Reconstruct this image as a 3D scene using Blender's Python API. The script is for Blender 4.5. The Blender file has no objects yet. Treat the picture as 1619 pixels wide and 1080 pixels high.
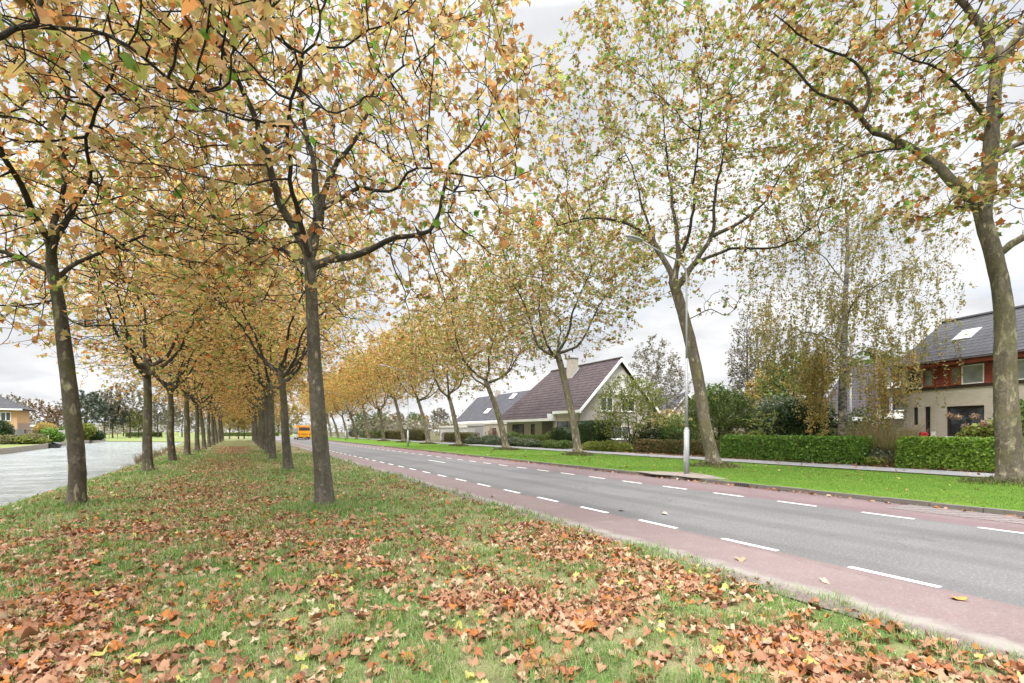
import bpy, math, random
import numpy as np
from mathutils import Vector

# ------------------------------------------------------------------ camera, sky, sun, exposure
scene = bpy.context.scene
R = math.radians
CAM_H, FPX, HZ, VX = 1.81, 800.0, 682.0, 385.0      # metres; focal length, horizon and road vanishing point measured on the 1619 x 1080 photograph
YAW = math.atan((809.5 - VX) / FPX)                  # the road runs along +Y, the camera looks to the right of it
cd = bpy.data.cameras.new('camera')
cam = bpy.data.objects.new('camera', cd)
scene.collection.objects.link(cam)
cam.location = (0, 0, CAM_H)
cam.rotation_euler = (R(90), 0, -YAW)
cd.sensor_width = 36.0
cd.lens = FPX / 1619.0 * 36.0
cd.shift_y = (HZ - 540.0) / 1619.0
cd.clip_start = 0.05
cd.clip_end = 3000
scene.camera = cam

world = bpy.data.worlds.new('World')
scene.world = world
world.use_nodes = True
SUN_EL, SUN_AZ = R(44), R(228)                       # azimuth clockwise from +Y
SKY_STRENGTH = 0.1
wn, wl = world.node_tree.nodes, world.node_tree.links
wn.clear()
w_out = wn.new('ShaderNodeOutputWorld')
w_bg = wn.new('ShaderNodeBackground'); w_bg.inputs['Strength'].default_value = SKY_STRENGTH
w_sky = wn.new('ShaderNodeTexSky'); w_sky.sky_type = 'NISHITA'; w_sky.sun_disc = False
w_sky.sun_elevation = SUN_EL; w_sky.sun_rotation = SUN_AZ; w_sky.air_density = 1.0; w_sky.dust_density = 1.5
w_tc = wn.new('ShaderNodeTexCoord')
w_sep = wn.new('ShaderNodeSeparateXYZ'); wl.new(w_tc.outputs['Generated'], w_sep.inputs[0])
w_zc = wn.new('ShaderNodeMath'); w_zc.operation = 'MAXIMUM'; w_zc.inputs[1].default_value = 0.0
wl.new(w_sep.outputs['Z'], w_zc.inputs[0])
w_za = wn.new('ShaderNodeMath'); w_za.operation = 'ADD'; w_za.inputs[1].default_value = 0.22
wl.new(w_zc.outputs[0], w_za.inputs[0])
w_dx = wn.new('ShaderNodeMath'); w_dx.operation = 'DIVIDE'; wl.new(w_sep.outputs['X'], w_dx.inputs[0]); wl.new(w_za.outputs[0], w_dx.inputs[1])
w_dy = wn.new('ShaderNodeMath'); w_dy.operation = 'DIVIDE'; wl.new(w_sep.outputs['Y'], w_dy.inputs[0]); wl.new(w_za.outputs[0], w_dy.inputs[1])
w_cmb = wn.new('ShaderNodeCombineXYZ'); wl.new(w_dx.outputs[0], w_cmb.inputs[0]); wl.new(w_dy.outputs[0], w_cmb.inputs[1])
w_n1 = wn.new('ShaderNodeTexNoise'); w_n1.inputs['Scale'].default_value = 1.7; w_n1.inputs['Detail'].default_value = 7; w_n1.inputs['Roughness'].default_value = 0.55
wl.new(w_cmb.outputs[0], w_n1.inputs['Vector'])
w_cr = wn.new('ShaderNodeValToRGB')                  # cloud brightness
w_cr.color_ramp.elements[0].position = 0.30; w_cr.color_ramp.elements[0].color = (0.63, 0.645, 0.685, 1)
w_cr.color_ramp.elements[1].position = 0.60; w_cr.color_ramp.elements[1].color = (1.0, 1.0, 1.0, 1)
wl.new(w_n1.outputs['Fac'], w_cr.inputs[0])
w_zr = wn.new('ShaderNodeMapRange')                  # an overcast sky is brightest overhead
w_zr.inputs['From Min'].default_value = 0.64; w_zr.inputs['From Max'].default_value = 0.97
w_zr.inputs['To Min'].default_value = 4.1; w_zr.inputs['To Max'].default_value = 42.0
wl.new(w_zc.outputs[0], w_zr.inputs['Value'])
w_mul = wn.new('ShaderNodeVectorMath'); w_mul.operation = 'SCALE'
wl.new(w_cr.outputs[0], w_mul.inputs[0]); wl.new(w_zr.outputs[0], w_mul.inputs['Scale'])
w_n2 = wn.new('ShaderNodeTexNoise'); w_n2.inputs['Scale'].default_value = 0.9; w_n2.inputs['Detail'].default_value = 5
wl.new(w_cmb.outputs[0], w_n2.inputs['Vector'])
w_cov = wn.new('ShaderNodeMapRange'); w_cov.inputs['From Min'].default_value = 0.28; w_cov.inputs['From Max'].default_value = 0.46
w_cov.inputs['To Min'].default_value = 0.72; w_cov.inputs['To Max'].default_value = 1.0
wl.new(w_n2.outputs['Fac'], w_cov.inputs['Value'])
w_mix = wn.new('ShaderNodeMix'); w_mix.data_type = 'RGBA'
wl.new(w_cov.outputs[0], w_mix.inputs['Factor']); wl.new(w_sky.outputs[0], w_mix.inputs['A']); wl.new(w_mul.outputs[0], w_mix.inputs['B'])
wl.new(w_mix.outputs['Result'], w_bg.inputs['Color']); wl.new(w_bg.outputs[0], w_out.inputs[0])

sd = bpy.data.lights.new('sun', 'SUN'); sd.energy = 1.5; sd.angle = R(14); sd.color = (1.0, 0.95, 0.88)
sun = bpy.data.objects.new('sun', sd); scene.collection.objects.link(sun)
sdir = Vector((math.sin(SUN_AZ) * math.cos(SUN_EL), math.cos(SUN_AZ) * math.cos(SUN_EL), math.sin(SUN_EL)))
sun.rotation_euler = (-sdir).to_track_quat('-Z', 'Y').to_euler()
sun.location = (0, 0, 40)

scene.view_settings.view_transform = 'Standard'
scene.view_settings.look = 'None'
scene.view_settings.exposure = 1.43
scene.view_settings.gamma = 1.0
scene.render.engine = 'CYCLES'
cy = scene.cycles
cy.max_bounces = 9; cy.diffuse_bounces = 6; cy.glossy_bounces = 3; cy.transmission_bounces = 6; cy.transparent_max_bounces = 6
cy.caustics_reflective = False; cy.caustics_refractive = False
cy.use_adaptive_sampling = True; cy.adaptive_threshold = 0.02
cy.use_denoising = True
cy.sample_clamp_indirect = 6

# ------------------------------------------------------------------ helpers
CY, SY = math.cos(YAW), math.sin(YAW)
def W(px, py, Z):
    """world point seen at photograph pixel (px, py) at camera depth Z"""
    xc = (px - 809.5) * Z / FPX
    return np.array([xc * CY + Z * SY, -xc * SY + Z * CY, CAM_H - (py - HZ) * Z / FPX])
def G(px, py, z=0.0):
    return W(px, py, FPX * (CAM_H - z) / (py - HZ))
def AX(px, X, py=HZ):
    """world point at pixel (px, py) whose world x is X"""
    t = math.tan(YAW + math.atan((px - 809.5) / FPX))
    Y = X / t
    return W(px, py, X * SY + Y * CY)
def depth(x, y): return x * SY + y * CY

def col_link(o): scene.collection.objects.link(o)
def tag(o, label=None, cat=None, group=None, kind=None):
    if label: o['label'] = label
    if cat: o['category'] = cat
    if group: o['group'] = group
    if kind: o['kind'] = kind
    return o
def thing(name, label, cat, loc=(0, 0, 0), rotz=0.0, group=None):
    o = bpy.data.objects.new(name, None); col_link(o)
    o.empty_display_size = 0.3
    o.location = [float(v) for v in loc]; o.rotation_euler = (0, 0, rotz)
    return tag(o, label, cat, group)
def obj(name, mesh, m=None, parent=None, loc=None):
    o = bpy.data.objects.new(name, mesh); col_link(o)
    if m is not None:
        if len(mesh.materials) == 0: mesh.materials.append(m)
        elif mesh.materials[0] != m: o.material_slots[0].link = 'OBJECT'; o.material_slots[0].material = m
    if parent is not None: o.parent = parent
    if loc is not None: o.location = [float(v) for v in loc]
    return o
def dup(root, loc, rotz=0.0, scale=1.0, label=None, color=None):
    r = root.copy(); col_link(r)
    r.location = [float(v) for v in loc]; r.rotation_euler = (0, 0, rotz); r.scale = (scale,) * 3
    if label: r['label'] = label
    for ch in list(root.children):
        c = ch.copy(); col_link(c); c.parent = r
        if color: c.color = color
        for g in ch.children:
            d = g.copy(); col_link(d); d.parent = c
    return r

def np_mesh(name, V, polys, smooth=False):
    V = np.asarray(V, dtype=np.float32).reshape(-1, 3)
    me = bpy.data.meshes.new(name)
    polys = [np.asarray(p, dtype=np.int32) for p in polys if len(p)]
    me.vertices.add(len(V)); me.vertices.foreach_set('co', V.ravel())
    flat = np.concatenate([p.ravel() for p in polys])
    tot = np.concatenate([np.full(len(p), p.shape[1], dtype=np.int32) for p in polys])
    st = np.concatenate([[0], np.cumsum(tot)[:-1]]).astype(np.int32)
    me.loops.add(len(flat)); me.loops.foreach_set('vertex_index', flat)
    me.polygons.add(len(tot)); me.polygons.foreach_set('loop_start', st); me.polygons.foreach_set('loop_total', tot)
    if smooth: me.polygons.foreach_set('use_smooth', np.ones(len(tot), dtype=bool))
    me.update(calc_edges=True); me.validate()
    return me

class MB:
    """collects boxes, prisms and tubes into one mesh"""
    def __init__(s): s.V = []; s.F = {}; s.n = 0
    def add(s, V, faces):
        for f in faces: s.F.setdefault(len(f), []).append([i + s.n for i in f])
        s.V.extend([tuple(map(float, v)) for v in V]); s.n += len(V); return s
    def box(s, x0, x1, y0, y1, z0, z1):
        return s.add([(x0,y0,z0),(x1,y0,z0),(x1,y1,z0),(x0,y1,z0),(x0,y0,z1),(x1,y0,z1),(x1,y1,z1),(x0,y1,z1)],
                     [(0,3,2,1),(4,5,6,7),(0,1,5,4),(1,2,6,5),(2,3,7,6),(3,0,4,7)])
    def quadslab(s, a, b, c, d, t):
        """slab of thickness t below the quad a b c d"""
        a, b, c, d = map(np.array, (a, b, c, d))
        n = np.cross(b - a, d - a); n = n / np.linalg.norm(n) * t
        return s.add([a, b, c, d, a - n, b - n, c - n, d - n],
                     [(0,1,2,3),(7,6,5,4),(0,4,5,1),(1,5,6,2),(2,6,7,3),(3,7,4,0)])
    def prism(s, pts, axis, a, b):
        """extrude a 2D outline along axis 0/1/2 from a to b"""
        def mk(p, q):
            return (q, p[0], p[1]) if axis == 0 else (p[0], q, p[1]) if axis == 1 else (p[0], p[1], q)
        n = len(pts)
        V = [mk(p, a) for p in pts] + [mk(p, b) for p in pts]
        F = [tuple(range(n))[::-1], tuple(range(n, 2 * n))] + [(i, (i + 1) % n, n + (i + 1) % n, n + i) for i in range(n)]
        return s.add(V, F)
    def tube(s, pts, rad, sides=10, cap=True):
        V, Q = ring_tube(np.array(pts, float), np.array(rad, float) if np.ndim(rad) else np.full(len(pts), float(rad)), sides)
        F = [tuple(q) for q in Q]
        if cap: F += [tuple(range(sides))[::-1], tuple(range(len(V) - sides, len(V)))]
        return s.add(V, F)
    def mesh(s, name, smooth=False, bevel=0):
        me = bpy.data.meshes.new(name)
        F = [f for k in s.F for f in s.F[k]]
        me.from_pydata(s.V, [], F); me.update()
        import bmesh
        bm = bmesh.new(); bm.from_mesh(me)
        bmesh.ops.recalc_face_normals(bm, faces=bm.faces)
        if bevel:
            bmesh.ops.bevel(bm, geom=bm.edges[:], offset=bevel, segments=2, affect='EDGES', clamp_overlap=True)
        bm.to_mesh(me); bm.free()
        if smooth: me.polygons.foreach_set('use_smooth', np.ones(len(me.polygons), dtype=bool)); me.update()
        return me
    def build(s, name, m, parent=None, smooth=False, bevel=0, loc=None):
        return obj(name, s.mesh(name, smooth, bevel), m, parent, loc)

def ring_tube(P, Rr, sides):
    k = len(P)
    T = np.gradient(P, axis=0) if k > 2 else np.repeat((P[1:] - P[:1]), 2, 0)
    T = T / (np.linalg.norm(T, axis=1, keepdims=True) + 1e-9)
    m = np.abs(T.mean(0)); ref = np.zeros(3); ref[int(np.argmin(m))] = 1
    U = np.cross(T, ref); U /= (np.linalg.norm(U, axis=1, keepdims=True) + 1e-9)
    Vv = np.cross(T, U)
    a = np.linspace(0, 2 * np.pi, sides, endpoint=False)
    if Rr.ndim == 1: Rr = Rr[:, None]
    V = P[:, None, :] + Rr[:, :, None] * (np.cos(a)[None, :, None] * U[:, None, :] + np.sin(a)[None, :, None] * Vv[:, None, :])
    i = np.arange(k - 1)[:, None] * sides; j = np.arange(sides)[None, :]; j2 = (j + 1) % sides
    Q = np.stack([i + j, i + j2, i + sides + j2, i + sides + j], -1).reshape(-1, 4)
    return V.reshape(-1, 3), Q

_lat = {}
def vnoise(x, y, scale, seed=0):
    if seed not in _lat: _lat[seed] = np.random.default_rng(seed + 77).random((256, 256))
    L = _lat[seed]
    u = np.asarray(x) / scale; v = np.asarray(y) / scale
    i = np.floor(u).astype(int); j = np.floor(v).astype(int); a = u - i; b = v - j
    a = a * a * (3 - 2 * a); b = b * b * (3 - 2 * b)
    g = lambda p, q: L[p & 255, q & 255]
    return (g(i, j) * (1 - a) + g(i + 1, j) * a) * (1 - b) + (g(i, j + 1) * (1 - a) + g(i + 1, j + 1) * a) * b
def fbm(x, y, scale, seed=0):
    return (vnoise(x, y, scale, seed) + .5 * vnoise(x, y, scale / 2, seed + 1) + .25 * vnoise(x, y, scale / 4, seed + 2)) / 1.75
def sstep(a, b, x):
    t = np.clip((np.asarray(x, float) - a) / (b - a), 0, 1); return t * t * (3 - 2 * t)

# ------------------------------------------------------------------ materials
class NT:
    def __init__(s, name):
        s.m = bpy.data.materials.new(name); s.m.use_nodes = True
        s.t = s.m.node_tree; s.t.nodes.clear()
        s.out = s.n('ShaderNodeOutputMaterial')
    def n(s, typ, ins=None, **kw):
        nd = s.t.nodes.new(typ)
        for k, v in kw.items(): setattr(nd, k, v)
        for k, v in (ins or {}).items():
            if hasattr(v, 'node') and hasattr(v, 'is_linked'): s.t.links.new(v, nd.inputs[k])
            else: nd.inputs[k].default_value = v
        return nd
    def ramp(s, fac, stops, interp='LINEAR'):
        r = s.n('ShaderNodeValToRGB'); cr = r.color_ramp; cr.interpolation = interp
        while len(cr.elements) < len(stops): cr.elements.new(0.5)
        for e, (p, c) in zip(cr.elements, stops):
            e.position = p; e.color = (c, c, c, 1) if np.ndim(c) == 0 else (*c, 1)
        s.t.links.new(fac, r.inputs[0]); return r.outputs[0]
    def noise(s, scale, detail=4, rough=.55, vec=None, dist=0.0):
        ins = {'Scale': scale, 'Detail': detail, 'Roughness': rough, 'Distortion': dist}
        if vec is not None: ins['Vector'] = vec
        return s.n('ShaderNodeTexNoise', ins).outputs['Fac']
    def mix(s, fac, a, b, mode='MIX'):
        m = s.n('ShaderNodeMix', data_type='RGBA', blend_type=mode)
        for k, v in (('Factor', fac), ('A', a), ('B', b)):
            if hasattr(v, 'is_linked'): s.t.links.new(v, m.inputs[k])
            elif k == 'Factor': m.inputs[k].default_value = v
            else: m.inputs[k].default_value = (*v, 1)
        return m.outputs['Result']
    def math(s, op, a, b=0.0, clamp=False):
        m = s.n('ShaderNodeMath', {0: a, 1: b}, operation=op); m.use_clamp = clamp; return m.outputs[0]
    def obj(s): return s.n('ShaderNodeTexCoord').outputs['Object']
    def pos(s): return s.n('ShaderNodeNewGeometry').outputs['Position']
    def scalev(s, v, sc):
        return s.n('ShaderNodeMapping', {'Vector': v, 'Scale': sc}).outputs[0]
    def bump(s, h, strength=.3, dist=.02):
        return s.n('ShaderNodeBump', {'Height': h, 'Strength': strength, 'Distance': dist}).outputs[0]
    def pbr(s, col, rough=.8, normal=None, metal=0.0, spec=.3):
        p = s.n('ShaderNodeBsdfPrincipled')
        for k, v in (('Base Color', col), ('Roughness', rough), ('Metallic', metal), ('Specular IOR Level', spec), ('Normal', normal)):
            if v is None: continue
            if hasattr(v, 'is_linked'): s.t.links.new(v, p.inputs[k])
            elif k == 'Base Color': p.inputs[k].default_value = (*v, 1)
            else: p.inputs[k].default_value = v
        return p.outputs[0]
    def done(s, sh):
        s.t.links.new(sh, s.out.inputs[0]); return s.m

def m_plain(name, col, rough=.6, var=.12, scale=6.0, metal=0.0, spec=.35, bump=0.0):
    t = NT(name); o = t.obj()
    f = t.noise(scale, 5, .6, o)
    c = t.mix(f, tuple(v * (1 - var) for v in col), tuple(min(1, v * (1 + var)) for v in col))
    nrm = t.bump(t.noise(scale * 6, 3, .6, o), bump, .01) if bump else None
    return t.done(t.pbr(c, rough, nrm, metal, spec))

def m_leaf(name, palette, trans=.42, rough=.55, objtint=False, patch=None):
    """palette: list of (weight, colour), picked per leaf"""
    t = NT(name)
    r = t.n('ShaderNodeNewGeometry').outputs['Random Per Island']
    w = sum(p[0] for p in palette); acc = 0; stops = []
    for k, (wt, c) in enumerate(palette):
        stops.append((min(.999, acc / w), c)); acc += wt
    c = t.ramp(r, stops, 'CONSTANT')
    r2 = t.math('FRACT', t.math('MULTIPLY', r, 137.7))
    c = t.mix(t.math('MULTIPLY', r2, .25), c, (.05, .035, .015))
    c = t.mix(t.ramp(t.noise(22, 3, .6, t.pos()), [(.35, .28), (.6, 0.0)]), c, t.mix(1.0, c, (.62, .55, .5), 'MULTIPLY'))
    if patch:                                          # whole patches of another colour, some metres across
        pn = t.noise(1.5, 5, .65, t.pos())
        c = t.mix(t.ramp(pn, [(.42, 0.0), (.64, patch[0])]), c, patch[1])
    if objtint:
        c = t.mix(1.0, c, t.n('ShaderNodeObjectInfo').outputs['Color'], 'MULTIPLY')
    p = t.pbr(c, rough, None, 0, .25)
    tc = t.mix(1.0, c, (1.0, .95, .82), 'MULTIPLY')
    tr = t.n('ShaderNodeBsdfTranslucent', {'Color': tc}).outputs[0]
    mx = t.n('ShaderNodeMixShader', {0: trans, 1: p, 2: tr}).outputs[0]
    return t.done(mx)

def m_bark(name, base, dark, pale, patch=.62, moss=None, vstretch=.35):
    t = NT(name); o = t.obj()
    n1 = t.noise(2.2, 6, .62, t.scalev(o, (1, 1, vstretch)), .6)
    c = t.ramp(n1, [(.30, dark), (.55, base), (.75, tuple(min(1, v * 1.25) for v in base))])
    n2 = t.noise(4.2, 3, .45, t.scalev(o, (1.3, 1.3, .5)), .25)
    c = t.mix(t.ramp(n2, [(patch, 0.0), (patch + .05, .85)]), c, pale)
    n3 = t.noise(14, 4, .6, t.scalev(o, (1, 1, .25)))
    wob = t.n('ShaderNodeVectorMath', {0: t.scalev(o, (1, 1, .38)), 1: t.n('ShaderNodeTexNoise', {'Vector': o, 'Scale': 6.0, 'Detail': 3}).outputs['Color']}, operation='ADD').outputs[0]
    plate = t.n('ShaderNodeTexVoronoi', {'Vector': wob, 'Scale': 5.0}); edge = t.n('ShaderNodeTexVoronoi', {'Vector': wob, 'Scale': 5.0}, feature='DISTANCE_TO_EDGE').outputs['Distance']
    pv = t.n('ShaderNodeSeparateColor', {0: plate.outputs['Color']}).outputs[0]
    c = t.mix(t.ramp(pv, [(.0, .55), (.45, 0.0)]), c, dark)
    c = t.mix(t.ramp(pv, [(.72, 0.0), (.78, .45)]), c, tuple(min(1, v * 1.45) for v in base))
    c = t.mix(t.ramp(n3, [(.38, .55), (.5, 0.0)]), c, dark)
    if moss:
        n4 = t.noise(1.1, 5, .6, o)
        c = t.mix(t.ramp(n4, [(.48, 0.0), (.66, .75)]), c, moss)
    ag = t.n('ShaderNodeAttribute', attribute_name='age').outputs['Fac']      # young wood is darker than the old stem
    c = t.mix(ag, tuple(v * .42 for v in dark), c)
    nb = t.bump(t.math('ADD', t.noise(9, 5, .65, t.scalev(o, (1, 1, .3))), t.math('ADD', t.math('MULTIPLY', n2, .6), t.ramp(edge, [(0, 0.0), (.12, .5)]))), .8, .03)
    return t.done(t.pbr(c, .85, nb, 0, .2))
# ------------------------------------------------------------------ materials of the setting
def mat_ground():
    t = NT('ground'); p = t.pos()
    sx = t.n('ShaderNodeSeparateXYZ', {0: p}); x = sx.outputs[0]
    n1 = t.noise(.55, 6, .6, p); n2 = t.noise(5, 5, .65, p); n3 = t.noise(40, 3, .6, p)
    verge = t.ramp(n2, [(.28, (.035, .05, .016)), (.5, (.07, .115, .03)), (.72, (.12, .17, .05))])
    straw = t.ramp(n3, [(.3, (.17, .14, .075)), (.7, (.33, .28, .17))])
    verge = t.mix(t.ramp(n1, [(.38, 0.0), (.58, .8)]), verge, straw)
    lawn = t.ramp(n2, [(.25, (.07, .14, .018)), (.55, (.095, .185, .023)), (.8, (.13, .22, .035))])
    lawn = t.mix(t.ramp(n1, [(.45, 0.0), (.72, .5)]), lawn, (.15, .20, .035))
    soil = t.ramp(n2, [(.3, (.05, .045, .028)), (.6, (.10, .095, .05))])
    c = t.mix(t.ramp(t.math('MULTIPLY', t.math('SUBTRACT', x, 14.0), 1.0, True), [(.0, 0.0), (.5, 1.0)]), verge, lawn)
    c = t.mix(t.math('MULTIPLY', t.math('SUBTRACT', x, 26.2), 2.0, True), c, soil)
    c = t.mix(t.math('MULTIPLY', t.math('SUBTRACT', -10.0, x), 1.0, True), c, t.mix(.62, lawn, t.mix(.5, straw, (.10, .13, .045))))
    nb = t.bump(t.math('ADD', n3, n2), .6, .04)
    # bank soil where the ground falls below the verge
    z = sx.outputs[2]
    c = t.mix(t.math('MULTIPLY', t.math('SUBTRACT', -.32, z), 8.0, True), c, (.045, .036, .022))
    return t.done(t.pbr(c, .95, nb, 0, .1))
for_x = lambda t: t.n('ShaderNodeSeparateXYZ', {0: t.pos()}).outputs
# a negative constant minus x needs the operands swapped: handled by math('SUBTRACT', const, x)

def mat_asphalt(name, lo, hi, speck, dust=None, edge=None):
    t = NT(name); p = t.pos()
    st = t.scalev(p, (1, .06, 1))
    n1 = t.noise(1.3, 6, .65, st); n2 = t.noise(.35, 5, .6, p); n3 = t.noise(26, 4, .85, p); n4 = t.noise(3, 6, .7, p)
    c = t.mix(n1, lo, hi)
    c = t.mix(t.ramp(n2, [(.4, 0.0), (.7, .5)]), c, tuple(v * 1.25 for v in hi))
    c = t.mix(t.ramp(n3, [(.54, 0.0), (.70, .8)]), c, speck)
    c = t.mix(t.ramp(n3, [(.28, .6), (.42, 0.0)]), c, tuple(v * .5 for v in lo))
    if dust:
        c = t.mix(t.ramp(n4, [(.5, 0.0), (.78, .55)]), c, dust)
    # tyre tracks, old repair patches and hair cracks
    x_ = t.n('ShaderNodeSeparateXYZ', {0: p}).outputs[0]
    tw = t.math('SINE', t.math('ADD', t.math('MULTIPLY', x_, 3.55), t.math('MULTIPLY', n2, 1.6)))
    c = t.mix(t.ramp(t.math('MULTIPLY', t.math('ADD', tw, 1.0), .5), [(.55, 0.0), (.95, .30)]), c, tuple(v * .72 for v in lo))
    pp_ = t.noise(.16, 3, .5, t.scalev(p, (1, .5, 1)), .3)
    c = t.mix(t.ramp(pp_, [(.57, 0.0), (.58, .22)]), c, tuple(v * .7 for v in lo))
    wv_ = t.n('ShaderNodeVectorMath', {0: t.scalev(p, (1, .45, 1)), 1: t.n('ShaderNodeTexNoise', {'Vector': p, 'Scale': 1.2, 'Detail': 5}).outputs['Color']}, operation='ADD').outputs[0]
    ed = t.n('ShaderNodeTexVoronoi', {'Vector': wv_, 'Scale': .42}, feature='DISTANCE_TO_EDGE').outputs['Distance']
    c = t.mix(t.math('MULTIPLY', t.ramp(ed, [(.0, .8), (.006, 0.0)]), t.ramp(n2, [(.45, 0.0), (.6, 1.0)])), c, tuple(v * .35 for v in lo))
    if edge:                                           # pale grit swept up along the road edge
        x = t.n('ShaderNodeSeparateXYZ', {0: p}).outputs[0]
        d = t.math('ABSOLUTE', t.math('SUBTRACT', x, edge))
        d = t.math('ADD', d, t.math('MULTIPLY', t.math('SUBTRACT', n4, .5), .7))
        c = t.mix(t.ramp(d, [(.02, .75), (.22, 0.0)]), c, (.24, .225, .20))
    nb = t.bump(n3, .35, .006)
    return t.done(t.pbr(c, .82, nb, 0, .3))

def mat_water():
    t = NT('water'); p = t.pos()
    a = t.noise(1.5, 6, .66, t.scalev(p, (1.0, 1.0, 1)), .4); b = t.noise(9, 3, .6, t.scalev(p, (1.0, 1.3, 1)))
    h = t.math('ADD', a, t.math('MULTIPLY', b, .35))
    nb = t.bump(h, 1.0, .35)
    c = t.mix(t.noise(.2, 3, .5, p), (.17, .195, .19), (.29, .315, .31))
    ro = t.ramp(t.noise(.5, 4, .6, t.scalev(p, (.5, 1.6, 1))), [(.38, .04), (.62, .26)])
    pr = t.pbr(c, ro, nb, 0, .9)
    return t.done(pr)

def mat_tiles(name, a, b, rows, cols, joint, rough=.8, vert=None):
    """bricks or paving laid in object space"""
    t = NT(name); o = t.obj()
    if vert == 'wall':
        s = t.n('ShaderNodeSeparateXYZ', {0: o})
        o = t.n('ShaderNodeCombineXYZ', {0: t.math('ADD', s.outputs[0], s.outputs[1]), 1: s.outputs[2], 2: 0.0}).outputs[0]
    br = t.n('ShaderNodeTexBrick', {'Vector': o, 'Color1': (*a, 1), 'Color2': (*b, 1), 'Mortar': (*joint, 1), 'Scale': 1.0,
                                    'Mortar Size': .012 if vert else .008, 'Brick Width': cols, 'Row Height': rows, 'Mortar Smooth': .3})
    n = t.noise(3, 5, .6, o)
    c = t.mix(t.ramp(n, [(.3, .35), (.65, 0.0)]), br.outputs[0], tuple(v * .6 for v in a))
    nb = t.bump(br.outputs['Fac'], -.4, .01)
    return t.done(t.pbr(c, rough, nb, 0, .2))

MG = mat_ground()
M_ASPH = mat_asphalt('asphalt', (.082, .080, .080), (.128, .126, .125), (.32, .315, .31))
M_REDL = mat_asphalt('red cycle strip', (.122, .088, .086), (.158, .118, .115), (.27, .225, .22), (.205, .172, .166), 5.7)
M_REDR = mat_asphalt('far red cycle strip', (.124, .085, .088), (.158, .114, .117), (.27, .215, .215), (.205, .168, .168))
def mat_paint():
    t = NT('road paint'); p = t.pos()
    n = t.noise(30, 5, .75, p)
    c = t.ramp(n, [(.28, (.40, .39, .38)), (.42, (.80, .80, .79))])
    return t.done(t.pbr(c, .6, None, 0, .3))
M_PAINT = mat_paint()
M_WATER = mat_water()
M_PATH = mat_tiles('path paving', (.25, .245, .245), (.20, .198, .20), .3, .3, (.16, .16, .15))
M_KERB = m_plain('kerb concrete', (.13, .12, .105), .9, .4, 5, bump=.4)
M_SOIL = m_plain('bare earth', (.22, .19, .165), .95, .6, 9, bump=1.0)

# ------------------------------------------------------------------ terrain
STREET = [(21.3, 6.7), (19.6, 16.6), (20.8, 29.3), (21.0, 40.7), (21.6, 53.6), (21.4, 63.8), (21.3, 75), (21.3, 87), (21.3, 99),
          (21.3, 110.5), (21.3, 122), (21.3, 134), (21.3, 146), (21.3, 158), (21.3, 170)]
LROW = [(-3.5, 15.4), (-3.6, 26.4), (-3.55, 34.4), (-3.5, 42.2), (-3.5, 51.2), (-3.5, 59.4), (-3.5, 68.2), (-3.5, 77), (-3.5, 86), (-3.5, 95), (-3.5, 104), (-3.5, 113)]
RROW = [(1.72, 12.7), (1.76, 24.5), (1.6, 34.3), (1.65, 42.0), (1.7, 50.2), (1.7, 59), (1.7, 68), (1.7, 77), (1.7, 86), (1.7, 95), (1.7, 104), (1.7, 113)]
WZ = -.5
def shore(y): return np.interp(y, [-60, 45, 79, 125, 140], [-6.3, -6.4, -8.6, -11, -12])
def quay(y): return np.interp(y, [-60, 69.6, 108.8, 150], [-21.6, -21.9, -26, -28.9])
def inside(x, y):
    n = np.array([21., 17.7]); n /= np.hypot(*n)
    de = -((x + 11) * n[0] + (y - 125) * n[1])
    return np.minimum(shore(y) - x, de), x - quay(y)
def H(x, y):
    x = np.asarray(x, float); y = np.asarray(y, float)
    dn, dq = inside(x, y)
    t = np.clip((dn + 1.75) / 1.75, 0, 2.2)
    bank = -.5 * np.power(t, 1.25)
    bank = np.where(dq > 0, bank, np.where(dn > -1.75, np.minimum(bank * 0, .05), 0))
    z = bank + (fbm(x, y, 3.2, 3) - .5) * .09 * sstep(14, 0, np.abs(x)) * (dn < 0)
    z = np.where((x > 5.3) & (x < 14.55), -.06, z)
    rt = .125 * sstep(14.55, 14.75, x) + .05 * sstep(27, 32, x)
    z = np.where(x >= 14.55, rt, z)
    for (tx, ty) in STREET[:9]:
        d = np.hypot(x - tx, (y - ty))
        z = z + .17 * np.exp(-(d / .75) ** 2)
    for (tx, ty) in LROW[:5] + RROW[:5]:
        d = np.hypot(x - tx, (y - ty))
        z = z + .07 * np.exp(-(d / .55) ** 2)
    return z
def axis_lines(parts):
    out = []
    for a, b, s in parts: out.append(np.arange(a, b, s))
    return np.unique(np.round(np.concatenate(out), 4))
gx = np.unique(np.concatenate([axis_lines([(-900, -60, 60), (-60, -30, 3), (-30, -14, .5), (-14, -8, .5), (-8, 5.2, .22), (26.5, 45, 1.0), (45, 100, 5), (100, 901, 60)]),
      np.array([5.2, 5.3, 5.301, 14.549, 14.551, 14.75]), np.arange(15, 18, .6), np.arange(18, 24, .22), np.arange(24, 26.6, .5)]))
gy = axis_lines([(-200, -10, 10), (-10, 2, 1), (2, 36, .25), (36, 60, .4), (60, 150, .8), (150, 220, 5), (220, 1200, 60)])
GX, GY = np.meshgrid(gx, gy)
GZ = H(GX, GY)
nx, ny = len(gx), len(gy)
ii = (np.arange(ny - 1)[:, None] * nx + np.arange(nx - 1)[None, :]).ravel()
me = np_mesh('ground', np.stack([GX.ravel(), GY.ravel(), GZ.ravel()], 1), [np.stack([ii, ii + 1, ii + nx + 1, ii + nx], 1)], True)
tag(obj('ground', me, MG), kind='structure')

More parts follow.
